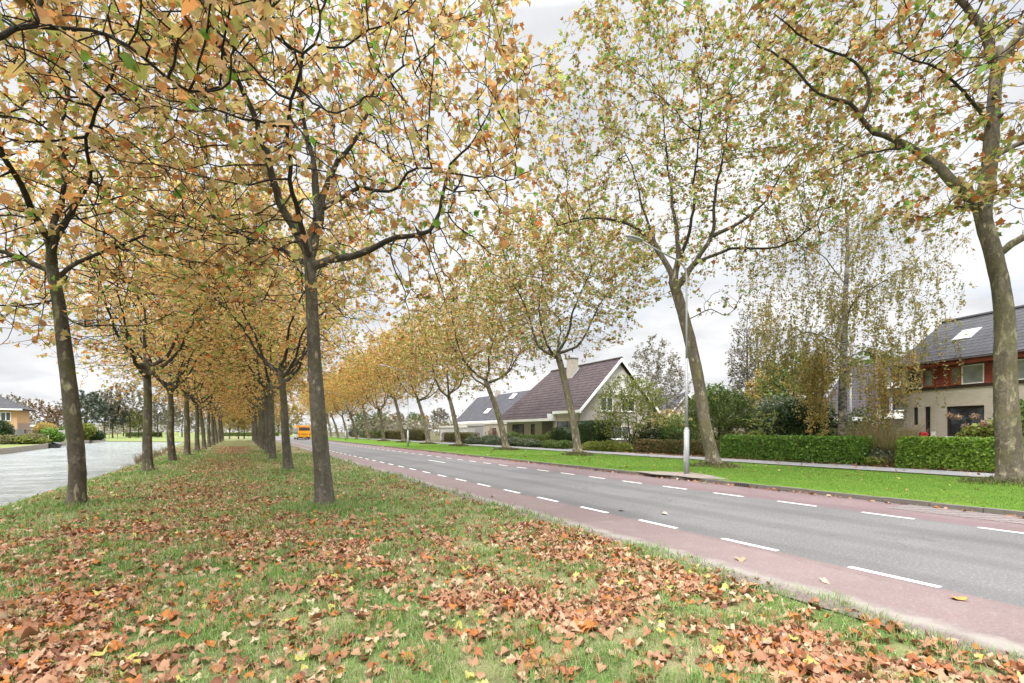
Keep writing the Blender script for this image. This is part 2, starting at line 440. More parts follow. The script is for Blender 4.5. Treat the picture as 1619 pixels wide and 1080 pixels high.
def sheet(name, x0, x1, y0, y1, z, m, jag0=0, step=.12):
    """a strip along the road; its left edge can be ragged where grass has crept over it"""
    ys = np.concatenate([np.arange(y0, 45, step if jag0 else 1.0), np.arange(45, y1 + 1, 5)])
    xl = np.full(len(ys), x0) + (jag0 * (fbm(ys, ys * 0 + x0, 1.3, 9) - .5) * 2 if jag0 else 0)
    V = np.concatenate([np.stack([xl, ys, np.full(len(ys), z)], 1), np.stack([np.full(len(ys), x1), ys, np.full(len(ys), z)], 1)])
    n = len(ys); i = np.arange(n - 1)
    return tag(obj(name, np_mesh(name, V, [np.stack([i, i + n, i + n + 1, i + 1], 1)]), m), kind='structure')
sheet('road', 7.08, 12.28, -25, 420, 0.0, M_ASPH)
sheet('cycle_strip', 5.25, 7.08, -25, 420, 0.002, M_REDL)
sheet('far_cycle_strip', 12.28, 14.45, -25, 420, 0.002, M_REDR)
mk = MB()
def dash(x, y0, y1, z=.006, w=.10):
    mk.add([(x - w/2, y0, z), (x + w/2, y0, z), (x + w/2, y1, z), (x - w/2, y1, z)], [(0, 1, 2, 3)])
y_first = G(1348.3, 895.5)[1]
for k in range(-6, 90):
    dash(7.13, y_first + k * 2.02 - 1.0 + .0, y_first + k * 2.02 + .0)
    dash(12.2, y_first + k * 2.02 - .55, y_first + k * 2.02 + .45)
c0 = G(690, 729.5); dash(c0[0], c0[1] - 1.5, c0[1] + 1.5)
tag(mk.build('road_markings', M_PAINT), kind='structure')

kb = MB()
for k in range(-6, 150):
    y0 = k * 1.0
    dz = .006 * math.sin(k * 2.3)
    kb.box(14.45 + .004 * math.sin(k * 1.7), 14.62, y0 + .008, y0 + .992, -.1, .115 + dz)
tag(kb.build('kerb', M_KERB), kind='structure')
bay = MB()
for i in range(7):
    for j in range(60):
        y0 = 1.6 + j * .105; x0 = 13.35 + i * .155
        if x0 > 14.3: continue
        bay.box(x0 + .003, x0 + .152, y0 + .003 - 1.5, y0 + .1 - 1.5, -.04, .010 + .002 * ((i * 7 + j * 3) % 4))
tag(bay.build('brick_paving', m_plain('grey clinker', (.17, .145, .14), .85, .35, 9)), kind='structure')

path = tag(sheet('path', 23.5, 26.0, -30, 200, .165, M_PATH), kind='structure')
# paved entrances from the path into the gardens
pe = MB()
for (y0, y1, xe) in ((37.5, 38.9, 30.5), (66, 71, 31.5), (13.9, 15.0, 31)):
    pe.box(26.001, xe, y0, y1, .02, .19)
tag(pe.build('garden_path', M_PATH), kind='structure')
dp = MB()
DP = G(1078, 750.5, .12)
for (cx, cy_, rx, ry, n) in ((DP[0] - .05, DP[1], .85, 1.9, 30),):
    pts = []
    for k in range(n):
        a = k / n * 2 * math.pi; q = 1 + .18 * math.sin(3 * a + 1) + .1 * math.sin(7 * a)
        pts.append((cx + rx * q * math.cos(a), cy_ + ry * q * math.sin(a), .132))
    dp.add(pts, [tuple(range(n))])
tag(dp.build('bare_earth', M_SOIL), kind='structure')

wv = MB()
ys = [-60, 0, 45, 79, 125, 150]
wv.add([(-30, -60, WZ), (-4.4, -60, WZ), (-4.4, 155, WZ), (-30, 155, WZ)], [(0, 1, 2, 3)])
tag(wv.build('canal_water', M_WATER), kind='structure')

# ------------------------------------------------------------------ leaf shapes
LEAF_A = (np.array([[0, 0], [.22, -.08], [.45, .0], [.37, .19], [.56, .45], [.27, .58], [0, 1.0], [-.27, .58], [-.56, .45], [-.37, .19], [-.45, .0], [-.22, -.08]]),
          [(0, 1, 2, 3, 4, 5, 6), (0, 6, 7, 8, 9, 10, 11)])
LEAF_B = (np.array([[0, 0], [.36, .12], [.44, .55], [0, 1.0], [-.44, .55], [-.36, .12]]), [(0, 1, 2, 3), (0, 3, 4, 5)])
LEAF_C = (np.array([[0, 0], [.34, .45], [0, 1.0], [-.34, .45]]), [(0, 1, 2, 3)])
def unit(v): return v / (np.linalg.norm(v, axis=-1, keepdims=True) + 1e-9)
def leaf_mesh(name, P, size, rng, shape=LEAF_A, up=.6, droop=.25, fold=.25, curl=.25, rough=0.0, out=None):
    """one mesh of leaves at P; up = how flat they lie, droop = how far the tips hang"""
    N = len(P); T, F = shape; k = len(T)
    nrm = unit(np.array([0, 0, up]) + rng.normal(0, .55, (N, 3)))
    d = rng.normal(0, 1, (N, 3)); d[:, 2] = d[:, 2] * .5 - droop * 1.6
    if out is not None: d += out
    d = unit(d - nrm * np.sum(d * nrm, 1, keepdims=True))
    s = np.cross(d, nrm)
    fo = rng.normal(fold, .15, (N, 1)); cu = rng.normal(curl, .2, (N, 1))
    x = T[None, :, 0]; y = T[None, :, 1] - .15
    z = fo * np.abs(x) - cu * y * y
    if rough: z = z + rng.normal(0, rough, (N, k))
    x = np.repeat(x, N, 0); y = np.repeat(y, N, 0)
    sz = np.asarray(size).reshape(-1, 1, 1)
    V = P[:, None, :] + sz * (x[:, :, None] * s[:, None, :] + y[:, :, None] * d[:, None, :] + z[:, :, None] * nrm[:, None, :])
    base = (np.arange(N) * k)[:, None]
    return np_mesh(name, V.reshape(-1, 3), [base + np.array(f)[None, :] for f in F])
# ------------------------------------------------------------------ tree growth
def polyline(pts, step):
    pts = np.asarray(pts, float)
    # smooth the hand placed points, then cut into equal steps
    if len(pts) > 2:
        t = np.arange(len(pts)); tt = np.linspace(0, len(pts) - 1, len(pts) * 12)
        out = []
        for u in tt:
            i = min(int(u), len(pts) - 2); f = u - i
            p0 = pts[max(i - 1, 0)]; p1 = pts[i]; p2 = pts[i + 1]; p3 = pts[min(i + 2, len(pts) - 1)]
            out.append(.5 * ((2 * p1) + (-p0 + p2) * f + (2*p0 - 5*p1 + 4*p2 - p3) * f * f + (-p0 + 3*p1 - 3*p2 + p3) * f ** 3))
        pts = np.array(out)
    L = np.concatenate([[0], np.cumsum(np.linalg.norm(np.diff(pts, axis=0), axis=1))])
    n = max(2, int(round(L[-1] / step)) + 1); s = np.linspace(0, L[-1], n)
    return np.stack([np.interp(s, L, pts[:, k]) for k in range(3)], 1)

def grow(seed, trunk, r0, r1, limbs, attr, start=.80, D=.26, di=3.0, dk=.44, iters=140, jit=.3, trop=(0, 0, .05), tip=.0088, power=2.35, limb_r=.10, maxn=9000):
    """trunk and limb paths are given, the rest of the crown grows towards the points attr"""
    rng = np.random.default_rng(seed)
    P = []; par = []; rmin = []
    tr = polyline(trunk, D)
    for i, p in enumerate(tr):
        P.append(p); par.append(i - 1); rmin.append(r0 + (r1 - r0) * i / (len(tr) - 1))
    nt = len(tr)
    for limb in limbs:
        lp = polyline(limb[0] if isinstance(limb, tuple) else limb, D)
        lr = limb[1] if isinstance(limb, tuple) else limb_r
        lp = lp + np.cumsum(rng.normal(0, .028, lp.shape), 0)
        A = np.array(P); k = int(np.argmin(np.linalg.norm(A - lp[0], axis=1)))
        prev = k
        for j, p in enumerate(lp):
            if j == 0 and np.linalg.norm(p - P[k]) < .1: continue
            P.append(p); par.append(prev); rmin.append(min(lr * (1 - .72 * j / len(lp)), rmin[k] * .95)); prev = len(P) - 1
    A = np.array(P)
    n0 = len(P)
    attr = np.array(attr); M = len(attr)
    best = np.full(M, 1e9); bi = np.zeros(M, int); alive = np.ones(M, bool)
    start = min(nt - 1, max(0, int(nt * start)))
    def absorb(idx):
        idx = np.array(idx)
        for c in range(0, len(idx), 400):
            q = idx[c:c + 400]
            d = np.linalg.norm(attr[:, None, :] - A[q][None], axis=2)
            j = d.argmin(1); dm = d[np.arange(M), j]
            u = dm < best; best[u] = dm[u]; bi[u] = q[j[u]]
        alive[best < dk] = False
    absorb(list(range(start, n0)))
    kids = {}
    trop = np.array(trop)
    for it in range(iters):
        lim = di if it > 14 else di * 2.2
        act = np.where(alive & (best < lim))[0]
        if len(act) == 0: break
        b = bi[act]; dv = unit(attr[act] - A[b])
        order = np.argsort(b, kind='stable'); b = b[order]; dv = dv[order]
        uq, st = np.unique(b, return_index=True)
        sums = np.add.reduceat(dv, st, 0)
        new = []; dead = []
        for q, sv in zip(uq, sums):
            d = unit(unit(sv) + rng.normal(0, jit, 3) + trop)
            p = A[q] + d * D
            ks = kids.setdefault(int(q), [])
            if any(np.linalg.norm(p - x) < D * .55 for x in ks) or len(ks) > 3:
                dead.append(q); continue
            ks.append(p); new.append((p, q))
        if dead:
            dd = np.isin(bi, np.array(dead)) & alive & (best < lim) & (rng.random(M) < .34)
            alive[dd] = False
        if not new: continue
        k0 = len(P)
        for p, q in new: P.append(p); par.append(int(q)); rmin.append(0.0)
        A = np.array(P)
        absorb(list(range(k0, len(P))))
        if len(P) > maxn: break
    N = len(P); par = np.array(par); rmin = np.array(rmin)
    acc = np.zeros(N); nch = np.zeros(N, int)
    for i in range(N - 1, 0, -1):
        if acc[i] == 0: acc[i] = tip ** power
        acc[par[i]] += acc[i]; nch[par[i]] += 1
    acc[0] = max(acc[0], tip ** power)
    r = acc ** (1 / power)
    r = np.maximum(r, rmin)
    for i in range(N):                                     # nothing thicker than what carries it; the stem keeps its own size
        if i < nt: r[i] = max(rmin[i], 0)
        else: r[i] = min(r[i], r[par[i]] * .93)
    A2 = A.copy()
    for i in range(n0, N):
        if nch[i] == 1: A2[i] = A[i] * .6 + A[par[i]] * .2
    ch1 = {}
    for i in range(1, N): ch1.setdefault(par[i], []).append(i)
    for i in range(n0, N):
        if nch[i] == 1: A2[i] = A2[i] + .2 * A[ch1[i][0]]
    return A2, par, r, ch1, nt

def chains(A, par, r, ch):
    out = []; stack = [(0, None)]
    while stack:
        i, p = stack.pop()
        c = [i] if p is None else [p, i]
        while i in ch:
            ks = sorted(ch[i], key=lambda k: -r[k])
            for k in ks[1:]: stack.append((k, i))
            i = ks[0]; c.append(i)
        out.append(c)
    return out

def wood_mesh(name, cl, seed=0):
    rng = np.random.default_rng(seed)
    Vs = []; Qs = []; ag = []; n = 0
    for P, rr, *rp in cl:
        sides = 14 if rr[0] > .1 else 8 if rr[0] > .045 else 5 if rr[0] > .015 else 3
        R2 = np.repeat(rr[:, None], sides, 1)
        if rr[0] > .045:
            a = np.linspace(0, 2 * np.pi, sides, endpoint=False)
            L = np.arange(len(P))[:, None] * .26
            R2 = R2 * (1 + .05 * np.sin(a * 2 + L * .9 + rng.random() * 6) + .035 * np.sin(a * 3 - L * 1.7 + rng.random() * 6) + rng.normal(0, .018, R2.shape))
            if P[0, 2] < .3:
                z = P[:, 2] - P[0, 2]
                fl = np.exp(-z / .22)[:, None]
                R2 = R2 * (1 + fl * (.30 + .13 * np.sin(a * 4 + rng.random() * 6) + .08 * np.sin(a * 7)))
        V, Q = ring_tube(P, R2, sides)
        Vs.append(V); Qs.append(Q + n); n += len(V)
        ra = rr.copy()
        if rp and len(ra) > 5:                               # a limb keeps the bark of its parent at the collar
            k_ = np.array([1.0, .75, .5, .28, .1]); ra[:5] = ra[:5] * (1 - k_) + rp[0] * k_
        ag.append(np.repeat(np.clip((ra - .035) / .11, 0, 1), sides))
    me = np_mesh(name, np.concatenate(Vs), [np.concatenate(Qs)], True)
    at = me.attributes.new('age', 'FLOAT', 'POINT'); at.data.foreach_set('value', np.concatenate(ag).astype(np.float32))
    return me

def tree_meshes(seed, g, nleaf, lsize, shape=LEAF_A, leaf_r=.024, up=.6, droop=.3, spread=.16, zfade=None, keep=None, spurs=True):
    A, par, r, ch, nt = g
    rng = np.random.default_rng(seed + 5)
    tk = []; br = []
    for c in chains(A, par, r, ch):
        P = A[c]; rr = r[c].copy()
        rp = rr[0]
        if len(c) > 2 and c[0] != 0: rr[0] = min(rr[0], rr[2] * 1.45); rr[1] = min(rr[1], rr[2] * 1.18)
        rr[-1] *= .4
        (tk if rr[0] > .055 or c[0] == 0 and not tk else br).append((P, rr, rp))
    cand = np.where((r < leaf_r) & (np.arange(len(r)) > nt))[0]
    if keep is not None: cand = cand[keep(A[cand], rng)]
    w = 1 / (r[cand] + .004)
    dd = np.linalg.norm(A[cand] - A[nt - 1], axis=1); w = w * (.22 + np.clip(dd / np.percentile(dd, 85), 0, 1.1) ** 1.6)   # leaves sit on the outer twigs
    if zfade is not None: w = w * zfade(A[cand])
    w = w / w.sum()
    # short side twigs carry most of the leaves in loose bunches
    ns = nleaf // 5 if spurs else 0; spr = []; SP = []
    if ns:
        pk = rng.choice(cand, ns, p=w); dv = unit(unit(A[pk] - A[par[pk]]) * .55 + rng.normal(0, .55, (ns, 3)) + np.array([0, 0, .12]))
        ln = rng.uniform(.18, .62, (ns, 1)); md = A[pk] + dv * ln * .5 + rng.normal(0, .03, (ns, 3)); tp = A[pk] + dv * ln + rng.normal(0, .07, (ns, 3)) - np.array([0, 0, .05])
        rr = np.array([.0085, .0065, .003])
        spr = [(np.stack([A[pk[i]], md[i], tp[i]]), rr) for i in range(ns)]
        na = int(nleaf * .72); q = rng.integers(0, ns, na); f = rng.uniform(.25, 1.08, (na, 1)); Pa = md[q] * (1 - f) + tp[q] * f + rng.normal(0, .065, (na, 3)) * np.array([1, 1, .8])
    else: na = 0; Pa = np.zeros((0, 3))
    nb_ = nleaf - na
    pick = rng.choice(cand, nb_, p=w); f = rng.random((nb_, 1))
    Pb = A[pick] * f + A[par[pick]] * (1 - f) + rng.normal(0, spread * (.7 if ns else 1), (nb_, 3)) * np.array([1, 1, .75])
    Pl = np.concatenate([Pa, Pb]); sz = lsize * rng.lognormal(0, .27, len(Pl))
    return dict(trunk=wood_mesh('trunk', tk + br + spr, seed), crown=leaf_mesh('crown', Pl, sz, rng, shape, up, droop))

def make_tree(name, label, cat, group, loc, ms, mb, ml, rotz=0, scale=1.0, color=(1, 1, 1, 1)):
    t = thing(name, label, cat, loc, rotz, group); t.scale = (scale,) * 3
    obj('trunk', ms['trunk'], mb, t)
    c = obj('crown', ms['crown'], ml, t); c.color = color
    return t

def crown_pts(rng, n, c, rad, zmin, shell=.45, extra=None):
    """points filling an egg of radii rad about c, denser outwards"""
    d = unit(rng.normal(0, 1, (n * 3, 3))); q = rng.random((n * 3, 1)) ** shell
    P = np.array(c) + d * q * np.array(rad)
    P = P[P[:, 2] > zmin + rng.normal(0, .35, len(P))]
    if extra is not None: P = P[extra(P)]
    return P[:n]

GREEN, LIME, YEL, OCH, ORA, RUST, BRN, TAN = (.17,.35,.06), (.38,.45,.14), (.55,.49,.21), (.62,.46,.24), (.62,.34,.14), (.48,.18,.06), (.28,.17,.08), (.64,.50,.33)
M_LROW = m_leaf('canal plane leaves', [(5, GREEN), (13, LIME), (27, YEL), (27, OCH), (19, ORA), (9, TAN), (6, RUST), (3, BRN)], .62, objtint=True)
M_LST = m_leaf('street plane leaves', [(9, GREEN), (22, LIME), (21, YEL), (17, OCH), (9, ORA), (7, RUST), (16, BRN)], .38, objtint=True)
M_BARKL = m_bark('canal plane bark', (.115, .10, .074), (.055, .048, .034), (.38, .34, .22), .59, (.10, .10, .035))
M_BARKR = m_bark('inner row bark', (.15, .135, .11), (.075, .067, .052), (.42, .39, .28), .65, (.12, .115, .06))
M_BARKS = m_bark('street plane bark', (.175, .15, .115), (.085, .072, .055), (.40, .36, .24), .585, (.15, .14, .06))

# ---- canal side rows
def rel(pts, base): return [np.array(p) - base for p in pts]
def b3(x, y): return np.array([x, y, float(H(x, y)) - .03])

def row_tree(seed, base, trunk, limbs, r0=.24, r1=.15, c=(0, 0, 9.2), rad=(5.6, 5.6, 5.4), zmin=3.6, n=1750, nleaf=13500, lsize=.115, **kw):
    rng = np.random.default_rng(seed)
    at = crown_pts(rng, n, np.array(c), rad, zmin)
    g = grow(seed, trunk, r0, r1, limbs, at, **kw)
    return tree_meshes(seed, g, nleaf, lsize)

# first tree of the inner row
bR = b3(*RROW[0]); Zr = depth(*RROW[0])
pr = lambda *a: [W(x, y, Zr + (q[0] if q else 0)) - bR for x, y, *q in a]
trunkR = [np.zeros(3)] + pr((510, 740), (503, 660), (497, 560), (493, 470), (489, 405))
limbsR = [(pr((491, 425), (525, 412), (560, 406), (620, 378), (690, 358), (708, 300), (715, 260)), .11),
          (pr((489, 405), (470, 370), (440, 320, -.3), (412, 250, -.6), (380, 170, -1), (340, 90, -1.5)), .125),
          (pr((490, 405), (496, 340, .2), (488, 270, .4), (470, 180, .8), (466, 60, 1.2)), .13),
          (pr((492, 400), (505, 340, .4), (530, 270, .7), (572, 205, 1.0), (590, 150, 1.3), (660, 90, 1.6)), .115),
          (pr((510, 325, .4), (560, 292, .3), (622, 290, -.2), (660, 256, -.6), (745, 264, -1.0), (800, 262, -1.6)), .06),
          (pr((489, 420), (440, 395, 1), (380, 370, 2), (320, 340, 3)), .07),
          (pr((489, 410), (470, 350, -1), (450, 250, -2.2), (470, 120, -3.2)), .075)]
msR = row_tree(11, bR, trunkR, limbsR, .195, .13, (0, 0, 9.4), (5.7, 5.7, 5.6), 4.3, 3300, 14600)
tR = make_tree('plane_tree', 'plane tree with a straight grey stem standing nearest the road, ahead of a grass tuft', 'tree', 'plane trees along the canal', bR, msR, M_BARKR, M_LROW)
# first tree by the water
bL = b3(*LROW[0]); Zl = depth(*LROW[0])
pl = lambda *a: [W(x, y, Zl + (q[0] if q else 0)) - bL for x, y, *q in a]
trunkL = [np.zeros(3)] + pl((122, 730), (113, 640), (103, 560), (93, 480), (82, 420))
limbsL = [(pl((84, 430), (50, 415), (10, 398), (-40, 392), (-90, 360)), .07),
          (pl((82, 420), (65, 370, -.4), (30, 310, -1), (-10, 250, -1.6), (-30, 170, -2)), .09),
          (pl((83, 420), (80, 350, .3), (95, 280, .5), (85, 200, .8), (95, 110, 1)), .10),
          (pl((84, 415), (105, 350, -.5), (140, 290, -1.2), (150, 220, -1.6), (185, 130, -2.1)), .08),
          (pl((88, 440), (125, 410, .5), (175, 395, 1.5), (230, 380, 2.2)), .06)]
msL = row_tree(12, bL, trunkL, limbsL, .178, .12, (-.5, 0, 8.8), (5.6, 5.6, 5.6), 3.4, 3000, 14300)
make_tree('plane_tree', 'plane tree with cream flaking bark standing nearest on the water edge', 'tree', 'plane trees along the canal', bL, msL, M_BARKL, M_LROW, color=(1.02, .97, .92, 1))

# generic trees of these rows
gen = []
for k, sd_ in enumerate((21, 22, 23)):
    rg = np.random.default_rng(sd_)
    lean = rg.normal(0, .12, 2) + np.array([-.22, .0])
    tk = [np.zeros(3), np.array([lean[0] * .3, .03, 1.6]), np.array([lean[0] * .6, lean[1], 3.2]), np.array([lean[0], lean[1] * 1.2, 4.7])]
    a0 = rg.random() * 6
    lb = []
    for q in range(6):
        a = a0 + q * 2.1 + rg.normal(0, .25); rr = 1.3 + rg.random() * 1.2; h = 4.3 + q * .12
        s0 = tk[-1] * (h / 4.9)
        lb.append(([s0, s0 + np.array([math.cos(a) * rr * .5, math.sin(a) * rr * .5, .75]), s0 + np.array([math.cos(a) * rr, math.sin(a) * rr, 1.9 + rg.random()]),
                    s0 + np.array([math.cos(a + .2) * rr * 1.7, math.sin(a + .2) * rr * 1.7, 3.3 + rg.random()])], .085))
    gen.append(row_tree(sd_, None, tk, lb, .20, .14, (lean[0], 0, 8.6), (5.4, 5.4, 5.3), 3.3, 2500, 11800, .11))
protos = {}
def row_copy(k, x, y, label, rz, sc, color, bark):
    b = b3(x, y)
    if (k, bark.name) not in protos:
        protos[k, bark.name] = make_tree('plane_tree', label, 'tree', 'plane trees along the canal', b, gen[k], bark, M_LROW, rz, sc, color)
    else: dup(protos[k, bark.name], b, rz, sc, label, color)
rg = np.random.default_rng(4)
ordn = ['second', 'third', 'fourth', 'fifth', 'sixth', 'seventh', 'eighth']
for row, nm in ((LROW, 'water edge row'), (RROW, 'inner row beside the road')):
    for i, (x, y) in enumerate(row[1:]):
        lab = ('dark stemmed plane tree, %s from the camera in the %s' % (ordn[i], nm)) if i < 6 else 'far plane tree of the %s where the stems close up' % nm
        row_copy((i + (nm[0] == 'i')) % 3, x, y, lab, rg.normal(0, .5), rg.uniform(.93, 1.06), (1.16 + .02 * min(i, 5), 1.12, 1.0 - .01 * min(i, 8), 1), M_BARKR if nm[0] == 'i' else M_BARKL)
# the tree just outside the frame on the left, whose limb reaches into the top left corner
bN = b3(-4.0, 4.6)
trunkN = [np.zeros(3), np.array([-.1, 0, 2]), np.array([-.2, .1, 5.0])]
limbsN = [([W(x, y, z) - bN for x, y, z in ((-300, 90, 4.6), (-120, 75, 5.4), (0, 64, 6.0), (60, 40, 6.4), (170, 52, 6.8), (250, 98, 7.0), (320, 150, 7.3), (372, 140, 7.6))], .062),
          ([W(x, y, z) - bN for x, y, z in ((60, 40, 6.4), (62, -40, 6.6), (90, -120, 7))], .04),
          ([np.array([-.2, .1, 5.0]), np.array([-.3, 1.0, 6.5]), np.array([.5, 2.0, 8.5]), np.array([1, 3, 10.5])], .09),
          ([np.array([-.2, .1, 5.0]), np.array([-1, -.5, 7]), np.array([-1.5, -1, 10])], .09)]
rngN = np.random.default_rng(31)
atN = crown_pts(rngN, 1500, np.array([.3, 0, 9.0]), (5.6, 5.4, 5.2), 4.6)
gN = grow(31, trunkN, .23, .15, limbsN, atN)
def camkeep(P, rng):
    q = P + bN; d = np.linalg.norm(q - np.array([0, 0, CAM_H]), axis=1)
    return d > 5.6
msN = tree_meshes(31, gN, 8500, .118, keep=camkeep)
make_tree('plane_tree', 'plane tree whose dark limb and leaves hang in from the top left corner', 'tree', 'plane trees along the canal', bN, msN, M_BARKL, M_LROW, color=(1.0, .9, .85, 1))

# ---- street row
def street_tree(seed, trunk, limbs, r0, r1, c, rad, zmin, n, nleaf, lsize, **kw):
    rng = np.random.default_rng(seed)
    at = crown_pts(rng, n, np.array(c), rad, zmin, .5)
    g = grow(seed, trunk, r0, r1, limbs, at, D=.32, di=3.4, dk=.58, trop=(0, 0, .03), **kw)
    return tree_meshes(seed, g, nleaf, lsize, leaf_r=.026, spread=.20)
bS = b3(*STREET[0]); Zs = depth(*STREET[0])
ps = lambda *a: [W(x, y, Zs + (q[0] if q else 0)) - bS for x, y, *q in a]
trunkS = [np.zeros(3)] + ps((1594, 700), (1590, 600), (1586, 480), (1571, 400), (1555, 340), (1564, 260), (1572, 160), (1578, 80))
limbsS = [(ps((1558, 345), (1535, 318), (1500, 288), (1462, 250), (1425, 222), (1385, 205), (1350, 160), (1300, 140), (1250, 90), (1190, 60)), .20),
          (ps((1362, 180), (1376, 140), (1366, 105), (1320, 75), (1270, 50), (1230, 20)), .085),
          (ps((1578, 400), (1600, 382), (1640, 360), (1700, 300)), .12),
          (ps((1572, 100), (1555, 50), (1520, 15), (1480, -20), (1420, -60)), .15),
          (ps((1576, 95), (1610, 50), (1650, -20)), .14),
          (ps((1566, 250), (1610, 225), (1680, 190)), .10),
          (ps((1568, 200), (1540, 150, -1), (1500, 110, -2), (1440, 80, -3)), .07),
          (ps((1463, 250), (1420, 240, -1), (1350, 255, -2), (1280, 290, -2.6), (1210, 320, -3)), .045),
          (ps((1545, 325), (1500, 330, -.8), (1455, 350, -1.6), (1400, 345, -2.4)), .035)]
msS = street_tree(41, trunkS, limbsS, .325, .15, (-1.2, 0, 14.2), (7.2, 6.5, 6.6), 8.0, 3000, 13500, .135)
make_tree('plane_tree', 'stout plane tree with pale flaking bark at the right edge, before the red panelled house', 'tree', 'plane trees along the houses', bS, msS, M_BARKS, M_LST, color=(1, .98, .95, 1))
bT = b3(*STREET[1]); Zt = depth(*STREET[1])
pt = lambda *a: [W(x, y, Zt + (q[0] if q else 0)) - bT for x, y, *q in a]
trunkT = [np.zeros(3)] + pt((1116, 680), (1106, 610), (1091, 540), (1077, 485), (1064, 445))
limbsT = [(pt((1064, 445), (1046, 408), (1020, 372), (985, 352), (930, 345), (880, 360)), .15),
          (pt((1066, 440), (1072, 390), (1062, 320, .5), (1052, 250, .8), (1045, 160, 1)), .16),
          (pt((1070, 455), (1098, 415), (1124, 372), (1132, 300, -.5), (1150, 210, -1), (1160, 120, -1)), .17),
          (pt((1124, 372), (1165, 352), (1205, 320), (1240, 260), (1265, 230)), .10),
          (pt((1068, 430), (1090, 350, -1.5), (1098, 260, -2.5), (1110, 160, -3)), .11),
          (pt((1046, 408), (1020, 340, 1), (1000, 270, 1.6), (960, 190, 2)), .10),
          (pt((1095, 418), (1150, 400, -1), (1230, 395, -2), (1290, 365, -2.4)), .08),
          (pt((1083, 510), (1120, 490, 0), (1150, 500, 0), (1170, 470, 0)), .03)]
msT = street_tree(42, trunkT, limbsT, .31, .22, (-1.2, 0, 14.4), (8.4, 7.2, 7.4), 7.4, 3800, 19000, .125)
make_tree('plane_tree', 'leaning plane tree with a wide fork standing right behind the nearest lamp post', 'tree', 'plane trees along the houses', bT, msT, M_BARKS, M_LST, color=(.95, 1, .95, 1))
gens = []
for k, sd_ in enumerate((51, 52, 53)):
    rg2 = np.random.default_rng(sd_)
    hf = (7.2, 6.2, 5.7)[k]; lx = (-1.5, -1.9, -1.2)[k]
    tk = [np.zeros(3), np.array([lx * .22, .1, hf * .3]), np.array([lx * .55, -.05, hf * .65]), np.array([lx, 0, hf])]
    lb = []; a0 = rg2.random() * 6
    for q in range(5):
        a = a0 + q * 1.26 + rg2.normal(0, .2); rr = 1.7 + rg2.random() * 1.5
        s0 = tk[-1] - np.array([0, 0, .12 * q])
        lb.append(([s0, s0 + np.array([math.cos(a) * rr * .6, math.sin(a) * rr * .6, .9]), s0 + np.array([math.cos(a) * rr, math.sin(a) * rr, 2.4 + rg2.random()]),
                    s0 + np.array([math.cos(a + .25) * rr * 1.5, math.sin(a + .25) * rr * 1.5, 4.4 + rg2.random()])], .13))
    gens.append(street_tree(sd_, tk, lb, .30, .20, (lx, 0, hf + 4.9), (7.3, 7.0, 6.0), hf - 1.0, 2900, 17500, .14))
sproto = [None] * 3
rg = np.random.default_rng(8)
for i, (x, y) in enumerate(STREET[2:]):
    labs = ['leaning plane tree before the corner of the brown roofed house', 'plane tree with a low forked stem before the dark tiled porch', 'thin stemmed leaning plane tree between clipped box hedge and low shrubs',
            'plane tree before the flat white garages', 'plane tree just behind the second lamp post', 'plane tree by the long brown hedge, seventh of the house side row']
    lab = labs[i] if i < 6 else 'far golden plane tree of the house side row beyond the third lamp post'
    k = (0, 1, 2, 1, 0, 2)[i % 6]; b = b3(x, y); rz = rg.normal(0, .45); sc = rg.uniform(.9, 1.04) if i > 1 else 1.0
    gold = min(1, i / 4)
    colr = (1 + .25 * gold, 1 + .02 * gold, 1 - .22 * gold, 1)
    if sproto[k] is None: sproto[k] = make_tree('plane_tree', lab, 'tree', 'plane trees along the houses', b, gens[k], M_BARKS, M_LST, rz, sc, colr)
    else: dup(sproto[k], b, rz, sc, lab, colr)
# far side of the street beyond the bend of view: trees on the near verge in the distance
# ------------------------------------------------------------------ building materials
M_WHITE = m_plain('white paint', (.78, .78, .76), .5, .05)
M_CREAM = m_tile_cream = mat_tiles('cream brick', (.64, .575, .485), (.57, .51, .43), .065, .22, (.52, .48, .42), .85, 'wall')
M_GREYBR = mat_tiles('grey beige brick', (.40, .365, .32), (.35, .32, .28), .065, .22, (.40, .38, .34), .85, 'wall')
M_ORANGE = m_plain('orange render', (.56, .34, .19), .8, .06, 3)
M_GREYWALL = m_plain('pale grey wall', (.50, .50, .51), .8, .08, 3)
M_REDWOOD = m_plain('red stained wood', (.24, .052, .036), .55, .25, 4)
M_ORWOOD = m_plain('orange stained frame', (.33, .088, .042), .5, .15, 5)
M_DARKWOOD = m_plain('dark brown wood', (.045, .025, .02), .6, .2, 5)
M_FENCEGREY = m_plain('weathered fence boards', (.22, .215, .21), .85, .2, 5)
M_BLACK = m_plain('black metal', (.02, .02, .022), .5, .2)
M_GALV = m_plain('grey coated steel', (.31, .32, .335), .5, .08, 8, .1)
M_LEAD = m_plain('lead flashing', (.42, .43, .44), .6, .1)
def mat_glass(name, col=(.02, .025, .03), rough=.04):
    t = NT(name); o = t.obj()
    n = t.noise(.8, 3, .5, o)
    c = t.mix(t.ramp(n, [(.4, 0.0), (.65, 1.0)]), col, tuple(v * 2.4 + .01 for v in col))
    return t.done(t.pbr(c, rough, None, 0, .8))
M_GLASS = mat_glass('window glass')
M_BLIND = mat_glass('glass with pale blind', (.16, .18, .18), .08)
M_SKYL = mat_glass('skylight glass', (.30, .33, .36), .05)
